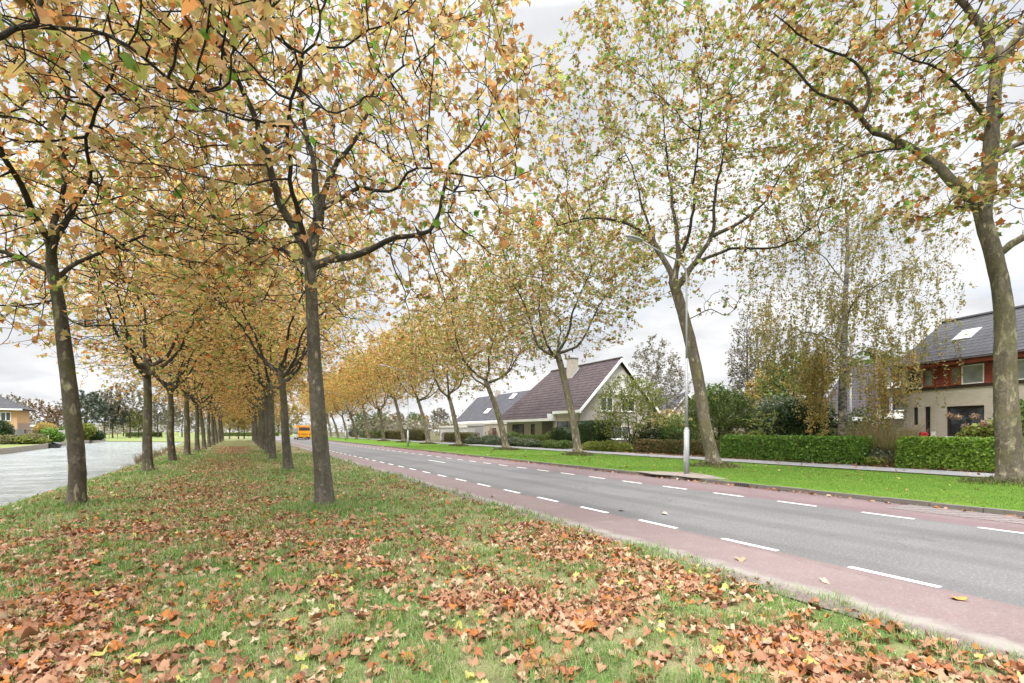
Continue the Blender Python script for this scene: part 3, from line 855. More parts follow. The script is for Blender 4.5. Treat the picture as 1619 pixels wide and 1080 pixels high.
def mat_roof(name, a, b, w=.28, h=.33):
    """pantiles in courses: object z carries the course, object x the tile"""
    t = NT(name)
    uv = t.n('ShaderNodeUVMap').outputs[0]
    s = t.n('ShaderNodeSeparateXYZ', {0: uv})
    fy = t.math('FRACT', t.math('MULTIPLY', s.outputs[1], 1 / h)); fx = t.math('FRACT', t.math('MULTIPLY', s.outputs[0], 1 / w))
    cell = t.n('ShaderNodeCombineXYZ', {0: t.math('FLOOR', t.math('MULTIPLY', s.outputs[0], 1 / w)), 1: t.math('FLOOR', t.math('MULTIPLY', s.outputs[1], 1 / h)), 2: 0.0}).outputs[0]
    rnd = t.n('ShaderNodeTexWhiteNoise', {'Vector': cell}, noise_dimensions='3D').outputs[0]
    c = t.mix(rnd, a, b)
    n = t.noise(.9, 5, .6, t.obj())
    c = t.mix(t.ramp(n, [(.4, 0.0), (.7, .45)]), c, tuple(v * 1.5 for v in b))
    joint = t.ramp(fy, [(.0, 1.0), (.13, 1.0), (.19, 0.0)])
    c = t.mix(joint, c, tuple(v * .3 for v in a))
    c = t.mix(t.ramp(fy, [(.19, 0.0), (.24, .6), (.42, 0.0)]), c, tuple(min(1, v * 1.7) for v in b))  # pale line along each course: sky glint on wet tile edges, painted in
    wave = t.math('SINE', t.math('MULTIPLY', fx, 6.283))
    hgt = t.math('ADD', t.math('MULTIPLY', wave, .35), t.math('MULTIPLY', fy, -1.2))
    nb = t.bump(hgt, .8, .05)
    return t.done(t.pbr(c, .85, nb, 0, .15))
M_ROOFG = mat_roof('grey concrete tiles', (.043, .043, .048), (.062, .062, .067))
M_ROOFB = mat_roof('brown violet tiles', (.043, .032, .034), (.062, .047, .049), .32, .46)
M_ROOFS = mat_roof('slate blue tiles', (.046, .046, .054), (.066, .066, .074))
M_ROOFV = mat_roof('violet tiles', (.036, .031, .036), (.05, .043, .05))

def roof_slab(name, eaveA, eaveB, ridgeB, ridgeA, t, m, parent):
    """a tiled roof slope: the tile courses run along the eave; uv in metres"""
    p = [np.array(q, float) for q in (eaveA, eaveB, ridgeB, ridgeA)]
    n = np.cross(p[1] - p[0], p[3] - p[0]); n /= np.linalg.norm(n)
    if n[2] < 0: n = -n
    V = p + [q - n * t for q in p]
    me = bpy.data.meshes.new(name)
    me.from_pydata([tuple(v) for v in V], [], [(0,1,2,3), (7,6,5,4), (0,4,5,1), (1,5,6,2), (2,6,7,3), (3,7,4,0)])
    me.update()
    uvl = me.uv_layers.new(name='UVMap')
    ex = unit(p[1] - p[0]); ey = unit(np.cross(n, ex))
    for l in me.loops:
        q = V[l.vertex_index] - p[0]; uvl.data[l.index].uv = (float(q @ ex), float(q @ ey))
    return obj(name, me, m, parent)

def window(parent, x0, x1, z0, z1, y, frame_m, glass_m=None, fw=.07, name='window', mull=(), sill=None, depth_=.09):
    """front wall at local y; the frame stands a little proud of it, the pane is set in"""
    f = MB()
    yo = y - .03
    f.box(x0, x1, yo, yo + depth_, z1 - fw, z1); f.box(x0, x1, yo, yo + depth_, z0, z0 + fw)
    f.box(x0, x0 + fw, yo, yo + depth_, z0 + fw, z1 - fw); f.box(x1 - fw, x1, yo, yo + depth_, z0 + fw, z1 - fw)
    for q in mull: f.box(q - fw / 2, q + fw / 2, yo, yo + depth_, z0 + fw, z1 - fw)
    w = f.build(name, frame_m, parent)
    MB().box(x0 + fw * .9, x1 - fw * .9, y + .012, y + .02, z0 + fw * .9, z1 - fw * .9).build('pane', glass_m or M_GLASS, w)
    if sill: MB().box(x0 - .05, x1 + .05, y - .12, y + .02, z0 - .06, z0 - .003).build('sill', sill, w)
    return w

def wall_with_holes(name, x0, x1, z0, z1, y, th, holes, m, parent):
    """front wall in the local xz plane with real openings"""
    xs = sorted({x0, x1} | {h[0] for h in holes} | {h[1] for h in holes}); zs = sorted({z0, z1} | {h[2] for h in holes} | {h[3] for h in holes})
    b = MB()
    for i in range(len(xs) - 1):
        j = 0
        while j < len(zs) - 1:
            cx, cz = (xs[i] + xs[i + 1]) / 2, (zs[j] + zs[j + 1]) / 2
            if any(h[0] < cx < h[1] and h[2] < cz < h[3] for h in holes): j += 1; continue
            k = j
            while k + 1 < len(zs) - 1 and not any(h[0] < cx < h[1] and h[2] < (zs[k + 1] + zs[k + 2]) / 2 < h[3] for h in holes): k += 1
            b.box(xs[i], xs[i + 1], y, y + th, zs[j], zs[k + 1]); j = k + 1
    return b.build(name, m, parent)

# ---- red panelled terraced house at the right edge
az = YAW + math.atan((610 - 809.5) / FPX)
fx = np.array([-math.sin(az), -math.cos(az), 0]); fy = np.array([math.cos(az), -math.sin(az), 0])
O1 = W(1430, HZ, 27.7); O1[2] = .17
def fac(px, py, O=None, off=0.0):
    """facade coordinates (along, height) of a photograph pixel"""
    O = O1 if O is None else O
    d = W(px, py, 1.0) - np.array([0, 0, CAM_H]); c = np.array([0, 0, CAM_H])
    s = ((O + fy * off - c) @ fy) / (d @ fy); q = c + d * s - O
    return float(q @ fx), float(q[2])
h1 = thing('terraced_house', 'terraced house with red wood panels and dark tiled roof behind the right hedge', 'house', O1, math.atan2(fx[1], fx[0]))
L1h = 11.4
U = lambda px: fac(px, 640)[0]
u = dict(a0=fac(1436, 600)[0], a1=fac(1459, 600)[0], b1=fac(1477, 600)[0], c0=fac(1479, 600)[0], d0=fac(1502, 600)[0], d1=fac(1519, 600)[0], e1=fac(1556, 600)[0])
zsill = fac(1500, 612)[1]; zeave = fac(1450, 576)[1]; zwt = fac(1500, 580.5)[1] - .05
zsill = max(zsill, 2.9)
lowz0 = fac(1530, 690)[1]; lowz1 = fac(1530, 641.5)[1]
bw0, bw1 = fac(1496, 650)[0], fac(1556, 650)[0]
s0a, s0b = fac(1444, 650)[0], fac(1451.5, 650)[0]; s1a, s1b = fac(1462, 650)[0], fac(1471, 650)[0]
holes = [(s0a, s0b, fac(1447, 672)[1], fac(1447, 644)[1]), (s1a, s1b, .15, fac(1466, 643)[1]), (bw0, bw1, lowz0, lowz1), (6.2, 7.6, lowz0 + .1, lowz1), (8.6, 9.6, .15, 2.3)]
zb = zsill - .09
wall_with_holes('front_wall', 0, L1h, -.2, zb, 0, .28, holes, M_CREAM, h1)
bx = MB(); bx.box(0, .28, .2801, 6.4, -.2, zeave - .3); bx.box(.281, L1h, 6.1, 6.4, -.2, zeave - .3); bx.box(L1h - .28, L1h, .2801, 6.0, -.2, zeave - .3)
bx.prism([(.29, zeave - .301), (6.4, zeave - .301), (3.3, 7.75)], 0, .001, .279)
bx.box(.3, L1h - .3, 1.4, 1.5, -.2, zeave - .3)
bx.build('side_wall', M_CREAM, h1)
MB().box(.282, L1h - .282, .6, 6.0, zsill - .35, zsill - .2).build('upper_floor', M_WHITE, h1)
window(h1, s0a, s0b, holes[0][2], holes[0][3], .1, M_DARKWOOD, fw=.04)
dr = window(h1, s1a, s1b, holes[1][2], holes[1][3], .1, M_DARKWOOD, fw=.06, name='door')
MB().box(s1a + .06, s1b - .06, .05, .09, .2, 1.1).build('lower_panel', M_DARKWOOD, dr)
window(h1, bw0, bw1, lowz0, lowz1, .1, M_DARKWOOD, fw=.09, sill=M_WHITE)
window(h1, 6.2, 7.6, lowz0 + .1, lowz1, .1, M_DARKWOOD, fw=.08, sill=M_WHITE)
window(h1, 8.6, 9.6, .15, 2.3, .1, M_DARKWOOD, fw=.08, name='door')
pb = MB(); pb.box(-.02, L1h + .02, -.06, .28, zb + .002, zb + .14); pb.build('band', M_DARKWOOD, h1)
zt = zb + .143
ztop = zeave - .32
def boards(x0, x1):
    cl = MB(); k = 0; z = zt
    while z < ztop - .02:
        z1 = min(z + .135, ztop); cl.add([(x0, .0, z), (x1, .0, z), (x1, -.035, z), (x0, -.035, z), (x0, .0, z1 - .006), (x1, .0, z1 - .006), (x1, -.012, z1 - .006), (x0, -.012, z1 - .006)],
                                        [(0, 3, 2, 1), (4, 5, 6, 7), (0, 1, 5, 4), (1, 2, 6, 5), (2, 3, 7, 6), (3, 0, 4, 7)]); z += .14
    cl.build('cladding', M_REDWOOD, h1)
boards(u['c0'] + .0, u['d0']); boards(u['e1'] + .02, u['e1'] + .55); boards(8.2, 9.3)
uw = MB(); uw.box(0, L1h, .06, .27, zt, ztop); uw.build('upper_wall', M_DARKWOOD, h1)
window(h1, u['a0'], u['a1'], zt + .02, ztop - .03, .02, M_WHITE, M_GLASS, .05)
window(h1, u['a1'] + .02, u['b1'], zt + .02, ztop - .03, .0, M_ORWOOD, M_BLIND, .075)
window(h1, u['d0'] + .02, u['d1'], zt + .02, ztop - .03, .0, M_ORWOOD, M_BLIND, .075)
window(h1, u['d1'] + .03, u['e1'], zt + .02, ztop - .03, .02, M_WHITE, M_BLIND, .05)
window(h1, u['e1'] + .75, u['e1'] + 2.6, zt + .02, ztop - .03, .02, M_WHITE, M_BLIND, .05)
fb = MB(); fb.box(-.35, L1h + .2, -.42, -.38, zeave - .28, zeave - .06); fb.box(-.35, L1h + .2, -.378, -.01, zeave - .30, zeave - .27); fb.build('fascia', M_REDWOOD, h1)
MB().tube([(-.35, -.46, zeave - .08), (L1h + .2, -.46, zeave - .08)], .055, 8).build('gutter', M_DARKWOOD, h1)
MB().tube([(.06, -.06, -.1), (.06, -.06, zeave - .3)], .04, 8).build('downpipe', M_LEAD, h1)
RY, RZ = 3.25, 8.0 - .17
slope1 = (RZ - zeave) / (RY + .45)
rf = roof_slab('roof', (-.35, -.45, zeave), (L1h + .2, -.45, zeave), (L1h + .2, RY, RZ), (-.35, RY, RZ), .07, M_ROOFG, h1)
roof_slab('rear_roof', (L1h + .2, 6.9, zeave - .2), (-.35, 6.9, zeave - .2), (-.35, RY + .001, RZ + .005), (L1h + .2, RY + .001, RZ + .005), .07, M_ROOFG, h1)
MB().tube([(-.37, RY, RZ + .01), (L1h + .2, RY, RZ + .01)], .11, 8).build('ridge_tiles', M_ROOFG if False else m_plain('ridge tiles', (.05, .05, .055), .7, .15), h1)
def skylight(parent, x0, x1, y0, y1, e, sl, lift=.05):
    """roof window on the slope z = e + (y + .45) * sl"""
    zz = lambda y: e + (y + .45) * sl + lift
    s = MB(); s.quadslab((x0, y0, zz(y0)), (x1, y0, zz(y0)), (x1, y1, zz(y1)), (x0, y1, zz(y1)), .07)
    w = s.build('skylight', M_LEAD, parent)
    g = MB(); q = .07; g.quadslab((x0 + q, y0 + q, zz(y0 + q) + .012), (x1 - q, y0 + q, zz(y0 + q) + .012), (x1 - q, y1 - q, zz(y1 - q) + .012), (x0 + q, y1 - q, zz(y1 - q) + .012), .02)
    g.build('pane', M_SKYL, w)
skylight(h1, 1.55, 2.45, 1.15, 1.95, zeave, slope1)
# ---- brown roofed house with its gable to the garden
XF, XB, Y0, Y1 = 30.0, 39.9, 41.9, 58.0
b0 = .17
e2 = 4.0 - b0; r2 = 9.5 - b0; mid = (XB - XF) / 2
h2 = thing('gabled_house', 'brick house with a big brown tiled roof, chimney and white edged gable', 'house', (XF, Y0, b0))
sl2 = (r2 - e2) / (mid + .4); zr = lambda x: e2 + (x + .4) * sl2
Lh = Y1 - Y0
bw = MB(); bw.prism([(0, -.2), (XB - XF, -.2), (XB - XF, zr(0) - .12), (mid, r2 - .3), (0, zr(0) - .12)], 1, 0, .3)
gab = bw.build('gable_wall', M_GREYBR, h2)
bw = MB(); bw.box(0, .28, .301, 5.0, -.2, zr(0) - .15); bw.box(0, .28, 7.4, Lh, -.2, zr(0) - .15); bw.box(1.4, 1.6, 5.0, 7.4, -.2, 3.6); bw.box(.281, 1.4, 4.8, 4.999, -.2, 3.6); bw.box(.281, 1.4, 7.401, 7.6, -.2, 3.6); bw.box(.3, 9.6, Lh - .3, Lh, -.2, 3.6); bw.box(9.62, 9.9, .301, Lh, -.2, 3.6)
bw.build('wall', M_CREAM, h2)
# white boarded top of the gable
gb = MB(); zc = 5.5; xin = (zc + .12 - e2) / sl2 - .4 + .1
gb.prism([(xin + .15, zc), (2 * mid - xin - .15, zc), (mid, r2 - .45)], 1, -.05, -.003); gb.build('gable_boards', m_plain('white boards', (.66, .66, .64), .6, .1, 2), h2)
rv = []
for (n_, x0, x1, y0_, y1_) in (('roof', -.4, mid, -.55, Lh + .3), ('rear_roof', 2 * mid + .4, mid, -.55, Lh + .3)):
    # the ridge stops short at the far end: half hip
    roof_slab(n_, (x0, y0_, e2), (x0, y1_, e2), (x1 - .001 * np.sign(x1 - x0), y1_ - 3.2, r2), (x1 - .001 * np.sign(x1 - x0), y0_, r2), .12, M_ROOFB, h2)
roof_slab('hip_roof', (-.4, Lh + .32, e2), (2 * mid + .4, Lh + .32, e2), (mid + .01, Lh - 2.9, r2), (mid - .01, Lh - 2.9, r2), .1, M_ROOFB, h2)
roof_slab('porch_roof', (-1.15, 4.4, e2 - .75 * sl2), (-1.15, Lh + .3, e2 - .75 * sl2), (-.39, Lh + .3, e2 + .012), (-.39, 4.4, e2 + .012), .1, M_ROOFB, h2)
MB().tube([(mid, -.55, r2 + .02), (mid, Lh - 2.9, r2 + .02)], .13, 8).build('ridge_tiles', m_plain('brown ridge tiles', (.06, .045, .045), .7, .15), h2)
vb = MB()
for sgn, x0 in ((1, -.45), (-1, 2 * mid + .45)):
    a = np.array((x0, -.58, e2 - .05)); c = np.array((mid, -.58, r2 + .02))
    vb.add([a, c, c - (0, 0, .38), a - (0, 0, .38), a + (0, .05, 0), c + (0, .05, 0), c + (0, .05, -.38), a + (0, .05, -.38)], [(0,1,2,3), (7,6,5,4), (0,4,5,1), (1,5,6,2), (2,6,7,3), (3,7,4,0)])
vb.build('barge_board', M_WHITE, h2)
fb = MB(); fb.box(-.5, -.42, -.5, 4.4, e2 - .32, e2 - .03); fb.box(-.419, -.01, -.5, 4.4, e2 - .33, e2 - .29)
fb.box(-1.25, -1.17, 4.35, Lh + .3, e2 - .75 * sl2 - .30, e2 - .75 * sl2 - .02); fb.box(-1.169, -.01, 4.35, Lh + .3, e2 - .75 * sl2 - .31, e2 - .75 * sl2 - .27); fb.box(-1.16, -.02, 4.30, 4.38, e2 - .75 * sl2 - .28, e2 - .3)
fb.build('fascia', M_WHITE, h2)
for (x0, x1) in ((2.55, 4.2), (5.3, 7.2)):
    w = window(h2, x0, x1, 3.75, 5.2, -.02, M_WHITE, M_GLASS, .09, mull=((x0 + x1) / 2,), sill=M_WHITE)
window(h2, 3.4, 6.4, .8, 2.2, -.02, M_WHITE, M_GLASS, .09, mull=(4.4, 5.4), sill=M_WHITE)
def side_window(y0_, y1_, z0, z1, fm, name='window', gm=None, x=0.0):
    f = MB(); q = .08; xo = x - .04
    f.box(xo, xo + .1, y0_, y1_, z1 - q, z1); f.box(xo, xo + .1, y0_, y1_, z0, z0 + q); f.box(xo, xo + .1, y0_, y0_ + q, z0 + q, z1 - q); f.box(xo, xo + .1, y1_ - q, y1_, z0 + q, z1 - q)
    w = f.build(name, fm, h2)
    MB().box(x - .012, x - .004, y0_ + q * .9, y1_ - q * .9, z0 + q * .9, z1 - q * .9).build('pane', gm or M_GLASS, w)
side_window(1.2, 4.2, 1.0, 2.7, M_DARKWOOD); side_window(9.0, 9.8, .9, 2.5, M_DARKWOOD); side_window(11.5, 14.5, 1.0, 2.5, M_DARKWOOD); side_window(5.5, 6.5, .05, 2.3, M_DARKWOOD, 'door', M_BLIND, 1.4)
ch = MB(); ch.box(mid - 1.5, mid - .6, 6.4, 7.5, zr(mid - 1.5) - .4, 10.3 - b0); ch.build('chimney', M_GREYBR, h2)
ch = MB(); ch.box(mid - 1.6, mid - .5, 6.3, 7.6, 10.3 - b0 + .002, 10.42 - b0); ch.box(mid - 1.35, mid - .75, 6.6, 7.3, 10.422 - b0, 10.65 - b0); ch.build('chimney_cap', M_LEAD, h2)
fl = MB(); y = 6.38; fl.add([(mid - 1.62, y, zr(mid - 1.62) + .03), (mid - .5, y, zr(mid - .5) + .03), (mid - .5, y, zr(mid - .5) + .35), (mid - 1.62, y, zr(mid - 1.62) + .25)], [(0, 1, 2, 3)]); fl.build('flashing', M_LEAD, h2)

# ---- slate blue pair of houses further along
h3 = thing('slate_roofed_house', 'house with a blue grey tiled roof and small skylights behind the white garages', 'house', (35.5, 68.5, .17))
def zz3(x): return 3.35 + (x + .3) * 1.0
bw = MB(); bw.box(0, .3, 0, 21, -.2, 3.2); bw.box(8.7, 9, 0, 21, -.2, 3.2); bw.prism([(.301, -.2), (8.699, -.2), (8.699, 3.2), (4.5, 7.6), (.301, 3.2)], 1, 0, .3); bw.prism([(.301, -.2), (8.699, -.2), (8.699, 3.2), (4.5, 7.6), (.301, 3.2)], 1, 20.7, 21)
bw.build('wall', M_CREAM, h3)
roof_slab('roof', (-.3, -.35, 3.35), (-.3, 21.3, 3.35), (4.5, 21.3, zz3(4.5)), (4.5, -.35, zz3(4.5)), .1, M_ROOFS, h3)
roof_slab('rear_roof', (9.3, 21.3, 3.35), (9.3, -.35, 3.35), (4.501, -.35, zz3(4.5)), (4.501, 21.3, zz3(4.5)), .1, M_ROOFS, h3)
MB().box(-.42, -.31, -.35, 21.3, 3.1, 3.34).build('fascia', M_WHITE, h3)
for (y0_, x0) in ((4.2, 3.3), (9.2, 1.0), (13.0, 3.9)):
    s = MB(); s.quadslab((x0, y0_, zz3(x0) + .06), (x0, y0_ + 1.5, zz3(x0) + .06), (x0 + .8, y0_ + 1.5, zz3(x0 + .8) + .06), (x0 + .8, y0_, zz3(x0 + .8) + .06), .08)
    w = s.build('skylight', M_WHITE, h3)
    s = MB(); s.quadslab((x0 + .1, y0_ + .1, zz3(x0 + .1) + .075), (x0 + .1, y0_ + 1.4, zz3(x0 + .1) + .075), (x0 + .7, y0_ + 1.4, zz3(x0 + .7) + .075), (x0 + .7, y0_ + .1, zz3(x0 + .7) + .075), .02)
    s.build('pane', M_SKYL, w)
c = MB(); c.box(4.1, 4.9, 12, 12.9, 7.4, 8.9); c.build('chimney', M_GREYBR, h3)
h3b = thing('taller_slate_house', 'taller dark roof rising between the slate house and the brown roofed house', 'house', (44, 63, .17))
bw = MB(); bw.prism([(0, -.2), (9, -.2), (9, 4.5), (4.5, 9.2), (0, 4.5)], 1, 0, 11); bw.build('wall', M_CREAM, h3b)
roof_slab('roof', (-.4, -.4, 4.6), (-.4, 11.4, 4.6), (4.5, 11.4, 9.8), (4.5, -.4, 9.8), .1, M_ROOFS, h3b)
roof_slab('rear_roof', (9.4, 11.4, 4.6), (9.4, -.4, 4.6), (4.501, -.4, 9.8), (4.501, 11.4, 9.8), .1, M_ROOFS, h3b)
def annex(name, label, x0, x1, y0, y1, h, wall, win=(), trim=M_WHITE, roof=True):
    a = thing(name, label, 'garage', (x0, y0, .1))
    w, d = x1 - x0, y1 - y0
    MB().box(0, w, 0, d, -.1, h).build('wall', wall, a)
    MB().box(-.12, w + .12, -.12, d + .12, h + .002, h + .32).build('roof_edge', trim, a)
    for (s, q0, q1, z0, z1, m_, nm) in win:
        if s == 'x':
            f = MB().box(-.06, -.003, q0, q1, z0, z1).build(nm, m_, a)
            if nm == 'window': MB().box(-.075, -.061, q0 + .08, q1 - .08, z0 + .08, z1 - .08).build('pane', M_GLASS, f)
        else:
            f = MB().box(q0, q1, -.06, -.003, z0, z1).build(nm, m_, a)
            if nm == 'window': MB().box(q0 + .08, q1 - .08, -.075, -.061, z0 + .08, z1 - .08).build('pane', M_GLASS, f)
    return a
annex('flat_roofed_annex', 'cream flat roofed annex with one narrow white window below the blue grey roof', 31.6, 36.5, 62.5, 68.4, 2.75, M_CREAM, (('x', 1.6, 3.0, .9, 2.3, M_WHITE, 'window'), ('y', 1.0, 2.2, .9, 2.3, M_WHITE, 'window')))
annex('garage', 'grey flat roofed garage between the cream annex and the white garage', 31.9, 35.4, 68.9, 75.5, 2.55, M_GREYWALL, (('x', .6, 3.4, .1, 2.2, m_plain('grey door', (.36, .36, .37), .6), 'door'),), M_GREYWALL)
annex('garage', 'long white garage with a grey wall at the end of the clipped garden', 32.2, 37, 76.4, 89, 2.35, m_plain('white masonry', (.62, .62, .61), .8, .06, 3), (('x', 1.0, 3.6, .1, 2.1, M_GREYWALL, 'door'),))
# white camper roof behind the garage wall
cv = thing('camper_van', 'white camper roof showing above the long white garage', 'camper', (38.5, 84.5, .1))
MB().box(0, 2.2, 0, 6, .4, 3.25).build('body', M_WHITE, cv, bevel=.2); MB().box(.15, 2.05, -.012, .0, 2.0, 2.8).build('window', M_GLASS, cv)
for yy in (1.2, 4.8): MB().tube([(-.02, yy, .35), (2.22, yy, .35)], .34, 14).build('wheel', M_BLACK, cv)
# ---- small white house with violet roof behind the birch
h4 = thing('white_house', 'white gabled house with a violet tiled roof glimpsed behind the birch', 'house', (40.2, 20.4, .17), 0)
bw = MB(); bw.prism([(0, -.2), (8, -.2), (8, 2.9), (4, 6.7), (0, 2.9)], 1, 0, 3.4); bw.build('wall', M_CREAM, h4)
roof_slab('roof', (-.4, -.4, 2.7), (-.4, 3.7, 2.7), (4, 3.7, 7.0), (4, -.4, 7.0), .1, M_ROOFV, h4); roof_slab('rear_roof', (8.4, 3.7, 2.7), (8.4, -.4, 2.7), (4.001, -.4, 7.0), (4.001, 3.7, 7.0), .1, M_ROOFV, h4)
MB().box(-.52, -.41, -.42, 3.7, 2.42, 2.68).build('fascia', M_WHITE, h4)
h5 = thing('bay_windowed_house', 'white house with wide upper windows between the birch and the red panelled house', 'house', (40.8, 13.4, .17), R(-8))
bw = MB(); bw.box(0, 8, 0, 6.4, -.2, 5.2); bw.build('wall', m_plain('white render', (.36, .35, .34), .8, .05, 3), h5)
bw = MB()
for z0 in (2.55, 4.75): bw.box(-.5, -.002, 0, 6.4, z0, z0 + .42)
bw.build('band', M_WHITE, h5)
for yy in (.4, 2.5, 4.5):
    f = MB().box(-.09, -.003, yy, yy + 1.7, 3.1, 4.6).build('window', M_WHITE, h5); MB().box(-.105, -.091, yy + .08, yy + 1.62, 3.18, 4.52).build('pane', M_GLASS, f)
roof_slab('roof', (-.5, -.3, 5.22), (-.5, 6.7, 5.22), (4, 6.7, 8.4), (4, -.3, 8.4), .1, M_ROOFS, h5); roof_slab('rear_roof', (8.5, 6.7, 5.22), (8.5, -.3, 5.22), (4.001, -.3, 8.4), (4.001, 6.7, 8.4), .1, M_ROOFS, h5)
h6 = thing('dark_roofed_house', 'far house with a plain dark roof between gable and nearest lamp post', 'house', (52, 52.5, .17))
bw = MB(); bw.prism([(0, -.2), (8, -.2), (8, 3.4), (4, 6.6), (0, 3.4)], 1, 0, 10); bw.build('wall', M_CREAM, h6)
roof_slab('roof', (-.4, -.4, 3.3), (-.4, 10.3, 3.3), (4, 10.3, 7.1), (4, -.4, 7.1), .1, M_ROOFS, h6); roof_slab('rear_roof', (8.4, 10.3, 3.3), (8.4, -.4, 3.3), (4.001, -.4, 7.1), (4.001, 10.3, 7.1), .1, M_ROOFS, h6)
vb = MB()
for x0 in (-.45, 8.45):
    a = np.array((x0, -.45, 3.3)); c = np.array((4, -.45, 7.15))
    vb.add([a, c, c - (0, 0, .3), a - (0, 0, .3)], [(0, 1, 2, 3)])
vb.build('barge_board', M_WHITE, h6)

# ---- orange house across the canal, at the left edge
Zo = 84.0
po = W(27, HZ, Zo)
h7 = thing('orange_house', 'orange rendered house with a dark hipped roof across the canal', 'house', (po[0], po[1], 0.1), math.atan2(-1, 0.0) + R(180) - R(20))
# local x runs along the canal away from the camera's left, front at local y = 0
h7.rotation_euler = (0, 0, R(5))
bw = MB(); bw.box(-13, 0, 0, 8, -.2, 5.4); bw.build('wall', M_ORANGE, h7)
MB().box(.001, .06, -.02, 8.0, -.2, 3.1).build('side_plinth', m_plain('brown brick wing', (.32, .22, .19), .85, .2, 4), h7)
MB().box(-13.01, 0.01, -.02, -.001, -.2, 2.3).build('plinth', m_plain('grey pink brick', (.42, .34, .30), .85, .2, 4), h7)
roof_slab('roof', (-13.6, -.7, 5.42), (.8, -.7, 5.42), (-3.5, 4, 8.0), (-13.6, 4, 8.0), .12, M_ROOFG, h7)
roof_slab('hip_roof', (.8, -.7, 5.43), (.8, 8.7, 5.43), (-3.5, 4.01, 8.01), (-3.5, 4, 8.01), .12, M_ROOFG, h7)
roof_slab('rear_roof', (.8, 8.7, 5.42), (-13.6, 8.7, 5.42), (-13.6, 4.02, 8.0), (-3.5, 4.02, 8.0), .12, M_ROOFG, h7)
MB().box(-13.6, .8, -.82, -.71, 5.2, 5.44).build('fascia', M_WHITE, h7)
for x0 in (-2.6, -6.4):
    window(h7, x0, x0 + 1.9, 3.4, 4.9, -.03, M_WHITE, M_GLASS, .12, mull=(x0 + .65, x0 + 1.25))
window(h7, -4.6, -1.2, .4, 2.1, -.05, M_WHITE, M_GLASS, .12, mull=(-3.5, -2.3))

# ------------------------------------------------------------------ canal bank on the left: quay, fences, steps
qb = MB()
ys = np.arange(30, 150, 2.4)
for a, b in zip(ys[:-1], ys[1:]):
    xa, xb = float(quay(a)) + .55, float(quay(b)) + .55
    qb.add([(xa, a, -1.2), (xb, b - .02, -1.2), (xb, b - .02, .12), (xa, a, .12), (xa - .15, a, -1.2), (xb - .15, b - .02, -1.2), (xb - .15, b - .02, .12), (xa - .15, a, .12)],
           [(0,1,2,3), (7,6,5,4), (0,4,5,1), (1,5,6,2), (2,6,7,3), (3,7,4,0)])
qo = qb.build('timber_bulkhead', m_plain('wet timber', (.25, .225, .19), .85, .3, 3))
tag(qo, 'weathered timber bulkhead holding up the gardens across the canal', 'bulkhead')
def fence(name, label, a, b, h, m, boards_=True, z=0.1):
    a, b = np.array(a), np.array(b); L = float(np.linalg.norm(b - a)); f = thing(name, label, 'fence', (a[0], a[1], z), math.atan2(b[1] - a[1], b[0] - a[0]))
    p = MB(); n = max(1, int(L / (.15 if not boards_ else 2)))
    if boards_:
        k = 0
        while k * .16 < h: p.box(0, L, -.02, .02, .02 + k * .16, min(.02 + k * .16 + .148, h)); k += 1
    else:
        for k in range(n + 1): p.box(k * L / n - .012, k * L / n + .012, -.012, .012, .03, h)
        p.box(0, L, -.018, -.0121, h - .12, h - .06); p.box(0, L, -.018, -.0121, .1, .16)
    p.build('panel', m, f)
    for k in range(int(L / 1.9) + 1):
        MB().box(k * 1.9 - .05, k * 1.9 + .05, .0201, .12, -.2, h + .08).build('post', m, f)
    return f
q0 = lambda px, Z: W(px, HZ, Z)[:2]
fence('board_fence', 'grey horizontal board fence below the orange house', q0(8, 76), q0(40, 78), 2.0, M_FENCEGREY)
fence('bar_fence', 'black bar fence standing on the quay right of the board fence', q0(40, 77), q0(65, 79), 1.9, M_BLACK, False)
fence('board_fence', 'pale grey garden screen half hidden behind the nearest water edge tree', q0(84, 86), q0(104, 88), 1.9, M_GREYWALL)
sh = annex('garden_shed', 'low garden shed with a pale pitched cover behind the black bar fence', *sorted((q0(45, 96)[0], q0(62, 96)[0])), q0(55, 96)[1], q0(55, 96)[1] + 3, 2.6, M_FENCEGREY)
sh['category'] = 'shed'
st = thing('jetty_steps', 'white railed wooden steps going down to the canal by the black fence', 'steps', (*q0(66, 77), -.1), -YAW)
for k in range(5): MB().box(-.8, .8, -.35 * k - .3, -.35 * k, -.12 * k, -.12 * k + .08).build('step', M_FENCEGREY, st)
for s in (-.85, .85):
    r_ = MB(); r_.tube([(s, .2, 1.2), (s, -1.7, .6)], .05, 6)
    for k in range(5): r_.tube([(s, .2 - .47 * k, 1.2 - .15 * k), (s, .2 - .47 * k, -.35)], .04, 6)
    r_.build('railing', M_WHITE, st)
rb = thing('rowing_boat', 'small dark boat covered with a tarpaulin lying against the quay', 'boat', (float(quay(93)) + 1.0, 93, WZ + .05), R(96))
hull = MB()
n = 13; secs = []
for i in range(n):
    t_ = i / (n - 1); w_ = .75 * math.sin(math.pi * min(1, t_ * .75 + .25)) ** .7; x_ = -2.1 + 4.2 * t_
    secs.append([(x_, -w_, .5), (x_, -w_ * .8, .05), (x_, 0, -.15), (x_, w_ * .8, .05), (x_, w_, .5)])
V = [v for s_ in secs for v in s_]; F = []
for i in range(n - 1):
    for j in range(4): F.append((i*5 + j, i*5 + j + 1, i*5 + 6 + j, i*5 + 5 + j))
F.append((0, 1, 2, 3, 4)); F.append(tuple(range((n-1)*5, n*5))[::-1])
hull.add(V, F); hull.build('hull', M_BLACK, rb)
cvv = [(s_[0][0], s_[0][1] * 1.02, .5) for s_ in secs] + [(s_[0][0], 0, .74) for s_ in secs] + [(s_[0][0], -s_[0][1] * 1.02, .5) for s_ in secs]
F = []
